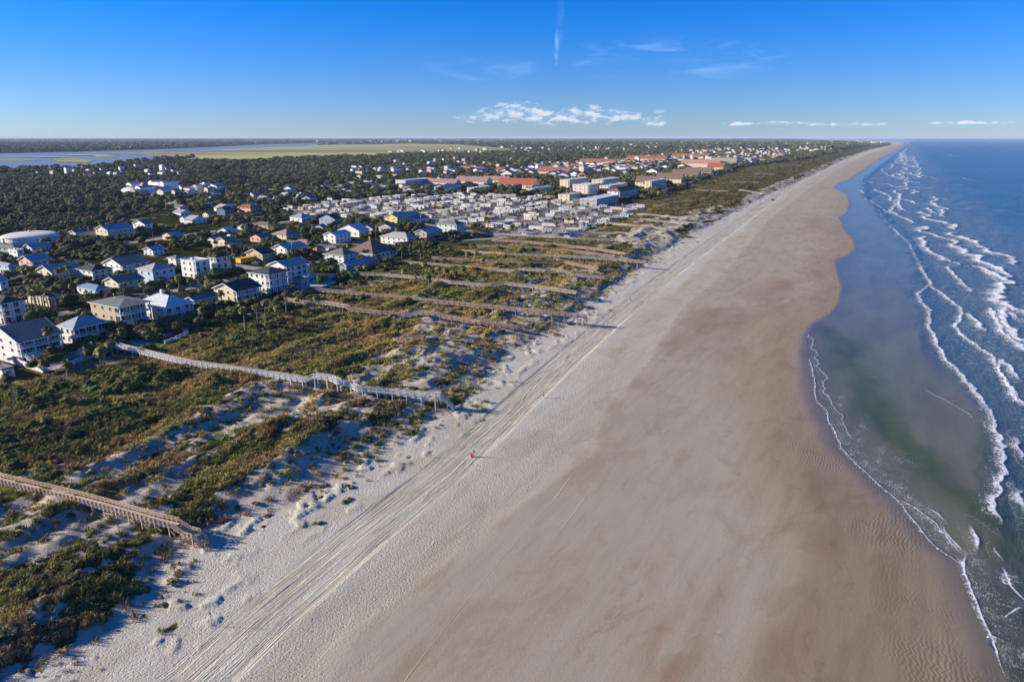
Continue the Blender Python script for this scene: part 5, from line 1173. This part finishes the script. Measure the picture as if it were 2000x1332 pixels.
def tuft(name, g, n, h, sp, wdt, m, lean=.5):
    V = []; Fq = []; lf = []
    for k in range(n):
        a = g.uniform(0, 2*math.pi); r0 = sp*math.sqrt(g.uniform(0, 1)); x, y = r0*math.cos(a), r0*math.sin(a); b2 = g.uniform(0, 2*math.pi); hh_ = h*g.uniform(.6, 1.2); ln = lean*hh_*g.uniform(.3, 1.2)
        dx, dy = ln*math.cos(b2), ln*math.sin(b2); px_, py_ = -math.sin(b2)*wdt, math.cos(b2)*wdt; k0 = len(V)
        V += [(x-px_, y-py_, -.1), (x+px_, y+py_, -.1), (x+dx*.4+px_, y+dy*.4+py_, hh_*.65), (x+dx*.4-px_, y+dy*.4-py_, hh_*.65), (x+dx+px_*.2, y+dy+py_*.2, hh_), (x+dx-px_*.2, y+dy-py_*.2, hh_)]
        Fq += [(k0, k0+1, k0+2, k0+3), (k0+3, k0+2, k0+4, k0+5)]; lf += [g.uniform(0, 1)]*6
    me = mesh_np(name, V, Fq, m, False); fattr(me, 'leaf', lf); return me
g0 = np.random.default_rng(3)
def coll(name, meshes):
    c = bpy.data.collections.new(name)
    for i, me in enumerate(meshes): c.objects.link(bpy.data.objects.new('%s_%02d' % (name, i), me))
    return c
CG = coll('grass_kinds', [tuft('grass_tuft', g0, 26, .75, .55, .035, LI, .7) for _ in range(3)])
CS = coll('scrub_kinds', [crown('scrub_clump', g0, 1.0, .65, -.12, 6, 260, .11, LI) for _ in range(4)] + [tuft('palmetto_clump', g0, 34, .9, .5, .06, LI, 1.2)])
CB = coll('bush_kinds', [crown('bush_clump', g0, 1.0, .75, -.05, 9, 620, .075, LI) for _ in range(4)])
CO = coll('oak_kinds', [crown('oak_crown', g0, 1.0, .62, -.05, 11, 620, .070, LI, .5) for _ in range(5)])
def scatter(name, P, rot, scl, tint, c, label=None):
    me = bpy.data.meshes.new(name); me.vertices.add(len(P)); me.vertices.foreach_set('co', np.asarray(P, np.float32).ravel())
    cattr(me, 'tint', tint); cattr(me, 'rot', rot); cattr(me, 'scl', scl)
    a = me.attributes.new('idx', 'INT', 'POINT'); a.data.foreach_set('value', g0.integers(0, len(c.objects), len(P)).astype(np.int32))
    o = bpy.data.objects.new(name, me); C.objects.link(o); tag(o, label, None, None, 'stuff')
    ng = bpy.data.node_groups.new(name, 'GeometryNodeTree'); ng.interface.new_socket('Geometry', in_out='INPUT', socket_type='NodeSocketGeometry'); ng.interface.new_socket('Geometry', in_out='OUTPUT', socket_type='NodeSocketGeometry')
    N_ = ng.nodes; Lk = ng.links; gi = N_.new('NodeGroupInput'); go = N_.new('NodeGroupOutput'); ip = N_.new('GeometryNodeInstanceOnPoints'); ci = N_.new('GeometryNodeCollectionInfo')
    ci.inputs['Collection'].default_value = c; ci.inputs['Separate Children'].default_value = True; ci.inputs['Reset Children'].default_value = True
    def na(nm, tp):
        x = N_.new('GeometryNodeInputNamedAttribute'); x.data_type = tp; x.inputs[0].default_value = nm; return x.outputs[0]
    ip.inputs['Pick Instance'].default_value = True
    Lk.new(gi.outputs[0], ip.inputs['Points']); Lk.new(ci.outputs[0], ip.inputs['Instance']); Lk.new(na('idx', 'INT'), ip.inputs['Instance Index']); Lk.new(na('rot', 'FLOAT_VECTOR'), ip.inputs['Rotation']); Lk.new(na('scl', 'FLOAT_VECTOR'), ip.inputs['Scale']); Lk.new(ip.outputs[0], go.inputs[0])
    o.modifiers.new('scatter', 'NODES').node_group = ng
    return o
def near_paths(X, Y, lst, mg):
    m = np.zeros(X.shape, bool)
    for P, w_ in lst: m |= np.abs(sdist(X, Y, P)) < w_+mg
    return m
def near_foot(X, Y, mg):
    m = np.zeros(X.shape, bool)
    for a, b, q in FOOT: m |= (X-a)**2+(Y-b)**2 < (q+mg)**2
    return m
def uni(n, r0, r1, a0=-44, a1=40, k=1.0):
    """points over a ring sector, k=1 even per square metre, k=0 thinning outwards"""
    q = g0.uniform(0, 1, n); r_ = (r0**(k+1)+(r1**(k+1)-r0**(k+1))*q)**(1/(k+1)); a = np.radians(g0.uniform(a0, a1, n)); return np.sin(a)*r_, np.cos(a)*r_
def dune_points(n, r0, r1, k=1.0, a0=-44, a1=34):
    X, Y = uni(n, r0, r1, a0, a1, k); dt = sdist(X, Y, TOE); db = sdist(X, Y, BEH); ok = (dt > -12) & (db < 6); X, Y = X[ok], Y[ok]
    Z, D = terrain(X, Y, True); s_, v_, ve, we, du, _ = ground_attrs(X, Y, Z, D); return X, Y, Z, D, v_, ve
BUSH = [(250,760,14,9,1.),(150,770,18,10,1.),(60,780,12,8,.8),(60,900,14,8,1.),(170,880,14,5,.9),(240,850,8,4,.8),(20,860,10,6,.8),(300,740,8,6,.7),(400,730,10,8,.8),(330,800,6,4,.5),(450,665,20,10,.7),(520,640,25,10,.8),(600,600,30,12,.8),(700,590,25,6,.6),(420,640,14,8,.8),(560,690,6,4,.5),(640,700,8,4,.4),
  (730,545,35,8,.8),(800,520,50,14,.9),(900,500,40,10,.8),(850,560,25,5,.5),(950,545,30,5,.5),(1040,520,30,5,.5),(1040,490,40,7,.9),(900,510,30,6,.8),(1180,440,50,10,.9),(1190,425,40,8,.8),(700,470,30,6,.5),(1300,380,80,20,.7),(1400,360,90,20,.6),(1320,400,60,12,.5),(730,620,14,5,.7),(800,600,18,5,.7),(930,610,14,4,.6),(1000,590,20,5,.5),(20,760,6,6,.4),(300,690,6,3,.6),(350,690,8,3,.6)]
grn_ = lambda n: np.array([.095, .120, .020])*g0.uniform(.55, 1.5, (n, 1))*np.stack([g0.uniform(.8, 1.5, n), np.ones(n), g0.uniform(.8, 1.4, n)], 1)
def emit(name, X, Y, Z, smin, smax, hz, tint, c, label, sink=.1, tilt=.15):
    n = len(X); s_ = g0.uniform(smin, smax, n) if np.isscalar(smin) else smin
    rot = np.stack([g0.normal(0, tilt, n), g0.normal(0, tilt, n), g0.uniform(0, 6.28, n)], 1); scl = np.stack([s_, s_*g0.uniform(.8, 1.2, n), s_*hz*g0.uniform(.7, 1.25, n)], 1)
    scatter(name, np.stack([X, Y, Z-sink*s_], 1), rot, scl, tint, c, label); print(name, n)
X, Y, Z, D, v_, ve = dune_points(330000, 70, 420)
u_ = g0.uniform(0, 1, len(X)); op = near_paths(X, Y, PATHS, .3); bu = in_ell(X, Y, BUSH)
gn = fbm(X/1.8, Y/1.8, 201, 3)
ok = (u_ < np.clip(ve*1.2-.05, 0, .95)*sstep(.42, .60, gn+.25*(ve-.5))) & ~op & (D['db'] < 0)
emit('dune_grass', X[ok], Y[ok], Z[ok], .6, 1.35, .95, v_[ok]*g0.uniform(.95, 2.0, (ok.sum(), 1))*np.array([1.15, 1.1, .9]), CG, 'olive and ochre dune grass over the near dunes')
X, Y, Z, D, v_, ve = dune_points(60000, 70, 330); u_ = g0.uniform(0, 1, len(X)); op = near_paths(X, Y, PATHS, .3)
ok = (u_ < .42*sstep(-7, 3, D['dt'])*sstep(.40, .62, fbm(X/3, Y/3, 205, 3))) & ~op & (D['db'] < 0) & (ve < .6)
emit('dune_sprigs', X[ok], Y[ok], Z[ok], .3, .85, .8, np.array([.17, .135, .07])*g0.uniform(.6, 1.5, (ok.sum(), 1)), CG, 'sparse dry sprigs on the bare dune sand')
X, Y, Z, D, v_, ve = dune_points(90000, 70, 520); u_ = g0.uniform(0, 1, len(X)); bu = in_ell(X, Y, BUSH); cl = fbm(D['U']/7, D['V']/13, 211, 3); op = near_paths(X, Y, PATHS, 1.0)
ok = (u_ < np.clip(ve, 0, 1)*(.18+.8*sstep(.48, .62, cl))) & ~op & (D['db'] < 0)
emit('dune_scrub', X[ok], Y[ok], Z[ok], .45, 1.25, .75, v_[ok]*g0.uniform(.9, 1.9, (ok.sum(), 1)), CS, 'low brown and green scrub over the near dunes')
X, Y, Z, D, v_, ve = dune_points(50000, 70, 560); u_ = g0.uniform(0, 1, len(X)); bu = in_ell(X, Y, BUSH); op = near_paths(X, Y, PATHS, 1.8)
bn = fbm(D['U']/6, D['V']/9, 221, 3); bsel = sstep(.35, .75, bu*.8+(bn-.5)*1.1+.1)
ok = (u_ < bsel*.42*(ve > .25)) & ~op & (D['db'] < 3) & ~near_foot(X, Y, 0)
emit('dense_bushes', X[ok], Y[ok], Z[ok], 1.0, 2.5, .9, grn_(ok.sum()), CB, 'dense green bushes massed behind the dunes')
X, Y, Z, D, v_, ve = dune_points(120000, 480, 2600, .2, -20, 33); u_ = g0.uniform(0, 1, len(X)); op = near_paths(X, Y, PATHS, 2); r_ = np.hypot(X, Y)
ok = (u_ < ve*.6) & ~op & (D['db'] < 0)
emit('far_scrub', X[ok], Y[ok], Z[ok], .9, 2.6, .55, v_[ok]*g0.uniform(.7, 1.6, (ok.sum(), 1)), CS, 'low scrub and grass covering the far dunes')
ok = (u_ > .62) & (u_ < .62+.3*sstep(.3, .8, in_ell(X, Y, BUSH)+(fbm(D['U']/25, D['V']/60, 231, 3)-.45)*1.2)) & ~op & (D['db'] < 6)
emit('far_bushes', X[ok], Y[ok], Z[ok], 1.6, 4.0, .75, grn_(ok.sum())*.8, CB, 'green thickets on the far dunes')
# canopy inland
def canopy(n, r0, r1, k, s0, s1, dens, nm, label, a0=-50, a1=32, hz=1.0, lift=1.2):
    X, Y = uni(n, r0, r1, a0, a1, k); db = sdist(X, Y, BEH); ok = db > 5
    X, Y = X[ok], Y[ok]; ok = ~near_foot(X, Y, 1.0+s0*.3) & ~near_paths(X, Y, ROADS, 1.5+s0*.4)
    for P in OFF: ok &= ~poly_mask(X, Y, P)
    X, Y = X[ok], Y[ok]; fm_ = forest_mask(X, Y); rv = rv_mask(X, Y); u_ = g0.uniform(0, 1, len(X)); cl = fbm(X/35, Y/35, 241, 3); r_ = np.hypot(X, Y)
    pr = np.where(fm_ > .5, 1.0, dens*sstep(.38, .58, cl)+dens*.15); pr = np.where(rv > .5, .42, pr)
    ok = u_ < pr; X, Y, rv, fm_ = X[ok], Y[ok], rv[ok], fm_[ok]
    for a, b, q in SPOTS:
        if r0 < math.hypot(a, b) < r1+50: m = (X-a)**2+(Y-b)**2 < (q*.75+s0*.45)**2; X, Y, rv, fm_ = X[~m], Y[~m], rv[~m], fm_[~m]
    n = len(X); s_ = g0.uniform(s0, s1, n)*np.where(rv > .5, .38, 1); cn = fbm(X/60, Y/60, 251, 3)[:, None]
    tint = (np.array([.095, .098, .034])*(1-sstep(.45, .65, cn)) + np.array([.155, .138, .056])*sstep(.45, .65, cn))*g0.uniform(.55, 1.45, (n, 1)); bright = g0.uniform(0, 1, n) < .07*(r0 < 900); tint[bright] = np.array([.06, .10, .015])*g0.uniform(.8, 1.4, (bright.sum(), 1))
    rot = np.stack([g0.normal(0, .12, n), g0.normal(0, .12, n), g0.uniform(0, 6.28, n)], 1); scl = np.stack([s_, s_*g0.uniform(.8, 1.2, n), s_*hz*g0.uniform(.75, 1.2, n)], 1)
    zz = FEN + s_*g0.uniform(.15, .75, n)*lift*.6
    scatter(nm, np.stack([X, Y, zz], 1), rot, scl, tint, CO, label); print(nm, n)
canopy(16000, 180, 720, 1, 2.0, 4.4, .46, 'oak_thicket', 'low oaks and thickets between the nearer houses')
canopy(26000, 720, 1500, 1, 3.2, 6.5, .62, 'oak_woods', 'oak woods around the inland cottages')
canopy(34000, 1500, 3800, .8, 5.0, 10., .75, 'distant_woods', 'dark woods in the middle distance')
canopy(52000, 3800, 26000, .15, 11., 24., 1.0, 'far_forest', 'far forest fading towards the horizon', hz=.8)

# distant town: too many and too small to tell apart
def far_town():
    b = MB(); regs = [([(1230,318),(1300,300),(1500,288),(1640,281),(1700,282),(1660,290),(1590,300),(1500,312),(1400,322)], 520, (7,16)), ([(1000,335),(1150,318),(1300,308),(1350,312),(1250,335),(1100,345)], 160, (9,20)),
        ([(700,300),(1000,302),(1250,296),(1400,285),(1500,280),(1300,278),(1000,290)], 130, (9,22)), ([(640,345),(760,318),(1000,310),(1050,325),(860,345)], 70, (8,16)), ([(60,344),(300,333),(420,340),(330,352),(160,352)], 30, (7,13)), ([(330,372),(420,368),(430,385),(330,388)], 18, (8,16)), ([(240,372),(330,368),(330,388),(250,385)], 26, (10,20)),
        ([(0,298),(300,292),(500,282),(500,278),(0,290)], 26, (12,26)), ([(560,278),(1000,271.5),(1300,271.5),(1300,274),(700,280)], 46, (25,70)), ([(1500,282),(1650,277),(1740,279),(1690,284)], 130, (10,22))]
    for poly, n, (s0, s1) in regs:
        for k in range(n):
            p_, px, py = sample_poly(poly)
            if blocked(p_[0], p_[1], 4): continue
            w_, l_, h_ = random.uniform(s0, s1)*.6, random.uniform(s0, s1), random.uniform(3, 7) + (random.random() < .12)*6; a = -YAW+random.choice((0, 0, math.pi/2)); ca, sa = math.cos(a), math.sin(a)
            mi = random.choices((0, 1, 2), (5, 2, 1))[0]; k0 = len(b.v); ri = random.choices((3, 4, 5), (4, 2, 3 if px > 1000 and py > 300 else 1))[0]
            lift = random.uniform(0, 3) + (5 if math.hypot(*p_) > 3500 else 0)
            pts = [(0,0,-1),(w_,0,-1),(w_,l_,-1),(0,l_,-1),(0,0,h_),(w_,0,h_),(w_,l_,h_),(0,l_,h_),(w_/2,0,h_+w_*.2),(w_/2,l_,h_+w_*.2)]
            b.v += [(p_[0]+x*ca-y*sa, p_[1]+x*sa+y*ca, FEN+z+lift) for x, y, z in pts]
            for f, q in (((0,1,5,8,4), mi), ((1,2,6,5), mi), ((2,3,7,9,6), mi), ((3,0,4,7), mi), ((4,8,9,7), ri), ((8,5,6,9), ri)): b.f.append(tuple(k0+i for i in f)); b.m.append(q)
    o = put('distant_town', b.mesh('distant_town', wm('white'), wm('cream'), wm('peach'), rm('white'), rm('grey'), rm('terra'))); tag(o, 'hundreds of small far-off town buildings', None, None, 'stuff')
far_town()

# ------------------------------------------------------------------ palms, trees and shrubs one can tell apart
def palm_proto(seed, h):
    g = np.random.default_rng(seed); r_ = empty('palm_tree', (0,0,0)); tr = MB(); bend = g.uniform(-.4, .4, 2); n = 8; prof = []
    b0 = 0
    for k in range(6):
        z = h*k/5; rr_ = .26-.10*k/5 + (.12 if k == 0 else 0); cx, cy = bend*(k/5)**2
        for i in range(n): a = 2*math.pi*i/n; tr.v.append((cx+rr_*math.cos(a), cy+rr_*math.sin(a), z-.5*(k == 0)))
    for k in range(5):
        for i in range(n): tr.f.append((k*n+i, k*n+(i+1)%n, (k+1)*n+(i+1)%n, (k+1)*n+i)); tr.m.append(0)
    put('trunk', tr.mesh('trunk', PBARK), r_)
    V = []; Fq = []; lf = []
    for k in range(44):
        az = g.uniform(0, 2*math.pi); el = g.uniform(-.75, 1.35); ln = g.uniform(1.2, 1.75); ca, sa = math.cos(az), math.sin(az); d = Vector((ca*math.cos(el), sa*math.cos(el), math.sin(el))); s_ = Vector((-sa, ca, 0)); hub = Vector((bend[0], bend[1], h+.1)); v = g.uniform(0, 1)
        pts = [(0, .04, 0), (.45, .06, .0), (.62, .45, -.04), (.85, .55, -.18), (1.05, .30, -.42)]
        b = len(V)
        for q, w_, dr in pts: c_ = hub+d*(ln*q)+Vector((0,0,dr*ln*.8)); V += [tuple(c_-s_*w_*ln*.8), tuple(c_+s_*w_*ln*.8)]; lf += [v, v]
        for i in range(4): Fq.append((b+2*i, b+2*i+1, b+2*i+3, b+2*i+2))
    me = mesh_np('crown', V, Fq, LP, False); fattr(me, 'leaf', lf); put('crown', me, r_)
    sk_ = MB().tube([(.30,h-1.1),(.55,h-.5),(.30,h-.1)], 8, tuple(bend)).mesh('dead_fronds', PBARK); put('dead_fronds', sk_, r_)
    return r_
palms = [palm_proto(1, 5.5), palm_proto(2, 7.5), palm_proto(3, 9.0), palm_proto(4, 4.0), palm_proto(5, 3.0)]; pu = [False]*5
def palm(x, y, k, label, group, z=None, s_=1.0, world=False):
    P = Vector((x, y, FEN)) if world else ground(x, y)
    o = palms[k] if not pu[k] else copy_tree(palms[k]); pu[k] = True
    o.location = P; o.rotation_euler.z = random.uniform(0, 6.28); o.scale = (s_,)*3; tag(o, label, 'palm tree', group)
for x, y, k, lb in ((30,793,1,'lone palm with a bushy head on bare soil at the lower left edge'),(88,733,3,'short palm leaning on the white picket fence, nearest the corner'),(133,738,3,'palm standing free on the reddish bare ground'),(198,716,3,'left of the twin palms beside the start of the long white boardwalk'),(205,716,0,'right of the twin palms beside the start of the long white boardwalk'),(220,694,3,'single palm just behind the twin palms'),
    (106,700,2,'tall palm in front of the long white house balconies'),(239,668,3,'dark palm at the corner of the tan terraced house'),(182,694,4,'small palm at the retaining wall corner'),(435,598,0,'palm in front of the cream gabled house, left one'),(472,612,3,'palm in front of the cream gabled house, right one'),(398,632,0,'palm by the sea deck right of the white metal roof'),(245,592,1,'palm before the cream gabled house behind the terraces'),(285,590,1,'palm by the carport of the cream gabled house'),(150,592,1,'palm in front of the low blue-roofed house'),(176,600,0,'shaggy palm right of the low blue-roofed house'),(838,562,0,'palm at the landward end of the wavy boardwalk')):
    palm(x, y, k, lb, None)
for x, y in ((52,618),(60,614),(67,617),(75,613),(82,616),(90,611),(98,614),(104,618),(112,606),(46,610),(85,604),(72,606)): palm(x, y, random.choice((1,2,2)), 'tall palm in the row before the low cream house', 'tall palms in the row before the low cream house')
for x, y in ((50,545),(58,548),(65,550),(104,540),(112,542),(332,596),(340,592),(349,598),(356,590),(375,580),(390,575),(396,582),(410,572),(352,575),(120,560),(128,556),(140,552),(455,505),(445,500),(460,500),(425,498),(605,500),(655,470),(650,474),(683,505),(560,610),(545,622),(480,648),(505,640),(520,630),(585,600),(620,600)): palm(x, y, random.choice((0,1,3)), cut('cabbage palm '+where_(*ground(x, y)[:2])), cut('cabbage palms '+where_(*ground(x, y)[:2])))
for x, y in ((755,530),(765,520),(790,540),(812,548),(830,530),(845,545),(858,540),(872,550),(890,545),(905,540),(770,500),(785,505),(800,500),(822,508),(840,500),(860,495),(880,500),(915,510),(930,505),(945,520),(740,520),(700,540),(716,535)): palm(x, y, random.choice((3,3,4,0)), 'palm rising from the green thicket behind the dunes', 'palms in the green thicket behind the dunes')
n = 0
while n < 70:
    p_, px, py = sample_poly(RV_POLY)
    if blocked(p_[0], p_[1], 0) or any((p_[0]-a)**2+(p_[1]-b)**2 < 9 for a, b, c in SPOTS): continue
    palm(p_[0], p_[1], random.choice((0,1,3)), 'small palm between the parked trailers', 'small palms between the parked trailers', world=True); n += 1
for k in range(5):
    if not pu[k]:
        for ch in list(palms[k].children): bpy.data.objects.remove(ch)
        bpy.data.objects.remove(palms[k])
def tree_proto(seed, rx, h, m, nm='tree'):
    g = np.random.default_rng(seed); r_ = empty(nm, (0,0,0)); tb = MB().tube([(.32,-.4),(.2,h*.6)], 7)
    for k in range(4): a = k*1.6+g.uniform(0, .5); tb.beam((0,0,h*.35+k*.15), (rx*.5*math.cos(a), rx*.5*math.sin(a), h*.8), .14, .14)
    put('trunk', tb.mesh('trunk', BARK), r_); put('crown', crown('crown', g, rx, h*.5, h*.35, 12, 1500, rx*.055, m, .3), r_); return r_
TP = [tree_proto(11, 3.2, 5.0, LO), tree_proto(12, 2.6, 4.2, LO), tree_proto(13, 3.8, 5.8, LO), tree_proto(14, 2.2, 3.6, LS)]
tu = [False]*4
def tree(x, y, k, label, group, s_=1., world=False):
    P = Vector((x, y, FEN)) if world else ground(x, y); o = TP[k] if not tu[k] else copy_tree(TP[k]); tu[k] = True
    o.location = P; o.rotation_euler.z = random.uniform(0, 6.28); o.scale = (s_*random.uniform(.85,1.15), s_, s_*random.uniform(.85,1.1)); tag(o, label, 'tree', group)
for x, y, k, s_, lb in ((232,672,1,1.1,'dark tree against the front of the tan terraced house'),(306,650,0,.9,'dark rounded tree in front of the white metal-roofed house, left one'),(350,650,0,1.0,'dark rounded tree in front of the white metal-roofed house, right one'),(395,640,1,1.,'dark tree right of the white metal-roofed house'),(240,560,3,1.,'green tree in front of the cream gabled house'),(596,506,2,1.2,'big dark tree beside the metal-roofed white house'),(620,470,2,1.5,'big dark oak among the cottages behind the sandy road'),(712,445,2,1.8,'big brownish oak left of the yellow house'),(806,452,2,1.2,'dark tree right of the yellow house'),(855,470,1,1.,'dark tree between the tan twin gables and the pale green house'),(495,605,2,1.,'dark tree at the end of the sea deck')):
    tree(x, y, k, lb, None, s_)
TREES = [([(100,625),(235,600),(232,640),(215,655),(60,660),(60,640)], 38, (0,1,2)), ([(380,600),(420,640),(520,620),(640,580),(560,585),(480,600)], 30, (1,3,0)), ([(210,655),(120,610),(200,590),(240,600)], 10, (0,1)), ([(360,590),(430,560),(480,540),(520,545),(440,575)], 16, (3,1)), ([(420,500),(600,455),(720,440),(760,452),(640,486),(520,500)], 28, (0,3,1)),
         ([(120,560),(300,560),(360,600),(200,600)], 16, (1,3)), ([(660,540),(740,505),(830,485),(900,470),(890,495),(760,530)], 26, (3,1)), ([(-20,560),(130,545),(140,560),(20,600)], 14, (0,1))]
for poly, n, ks in TREES:
    i = 0; q = 0
    while i < n and q < 900:
        q += 1; p_, px, py = sample_poly(poly)
        if blocked(p_[0], p_[1], .5) or near_paths(np.array([p_[0]]), np.array([p_[1]]), PATHS+ROADS, 2.)[0]: continue
        tree(p_[0], p_[1], random.choice(ks), cut('dark wind-clipped tree '+where_(*p_)), cut('wind-clipped trees '+where_(*p_)), random.uniform(.6, 1.1), True); i += 1
SP = [put('shrub', crown('shrub', np.random.default_rng(20+i), 2.0, 1.5, -.1, 11, 1500, .13, LS)) for i in range(4)]; su = [False]*4
def dz_(px, py):
    if px < 420 and py > 900: return 'below and around the nearest boardwalk'
    if py < 640 and px > 640: return 'between the brown boardwalks'
    if py < 740 and px > 560: return 'on the dune slope beyond the long white boardwalk'
    if py < 720 and px > 380: return 'in the hollow between the palms and the long white boardwalk'
    if px > 300: return 'just below the long white boardwalk'
    return 'in the dense scrub %s' % ('at the left edge' if px < 120 else 'between the white fence and the nearest boardwalk')
def shrub(x, y, k, label, group, s_=1., hz=1.):
    P = ground(x, y); o = SP[k] if not su[k] else SP[k].copy()
    if su[k]: C.objects.link(o)
    su[k] = True; o.location = P-Vector((0,0,.15)); o.rotation_euler = (random.uniform(-.1,.1), random.uniform(-.1,.1), random.uniform(0, 6.28)); o.scale = (s_, s_*random.uniform(.8,1.2), s_*hz); tag(o, label, 'shrub', group)
shrub(250,762,0,'large grey-green rounded bush between the white boardwalk and the sandy hollow',None,2.0); shrub(330,742,1,'dark rounded bush just below the long white boardwalk',None,1.8); shrub(420,745,2,'second dark bush along the near side of the long white boardwalk',None,1.2); shrub(290,690,3,'bushy green mound on the landward side of the white boardwalk start',None,1.9); shrub(20,1020,0,'small bright green bush below the nearest boardwalk, left one',None,.45); shrub(27,1018,1,'small bright green bush below the nearest boardwalk, right one',None,.5); shrub(515,1028,2,'lone small grass-like bush on the open sand beside the stairs',None,.3,.6)
for lo, n in ((([(0,770),(120,740),(330,700),(420,740),(300,790),(200,870),(0,920)]), 95), ([(380,640),(640,590),(620,640),(480,700),(400,690)], 40), ([(560,650),(1000,640),(900,690),(620,740)], 22), ([(650,560),(1100,560),(1080,600),(760,600)], 30), ([(200,930),(340,870),(460,830),(300,1000)], 14), ([(0,960),(110,970),(250,1040),(40,1180)], 14)):
    i = 0; q = 0
    while i < n and q < 600:
        q += 1; p_, px, py = sample_poly(lo, 4.5)
        if near_paths(np.array([p_[0]]), np.array([p_[1]]), PATHS, 2.5)[0] or blocked(p_[0], p_[1], 1): continue
        if in_ell(np.array([p_[0]]), np.array([p_[1]]), BARE)[0] > .35: continue
        big = 1 if n > 30 and px < 640 else .5
        shrub(px, py, random.randrange(4), 'rounded green shrub '+dz_(px, py), 'rounded green shrubs '+dz_(px, py), random.uniform(.45, 1.1)*big, random.uniform(.7, 1.)); i += 1
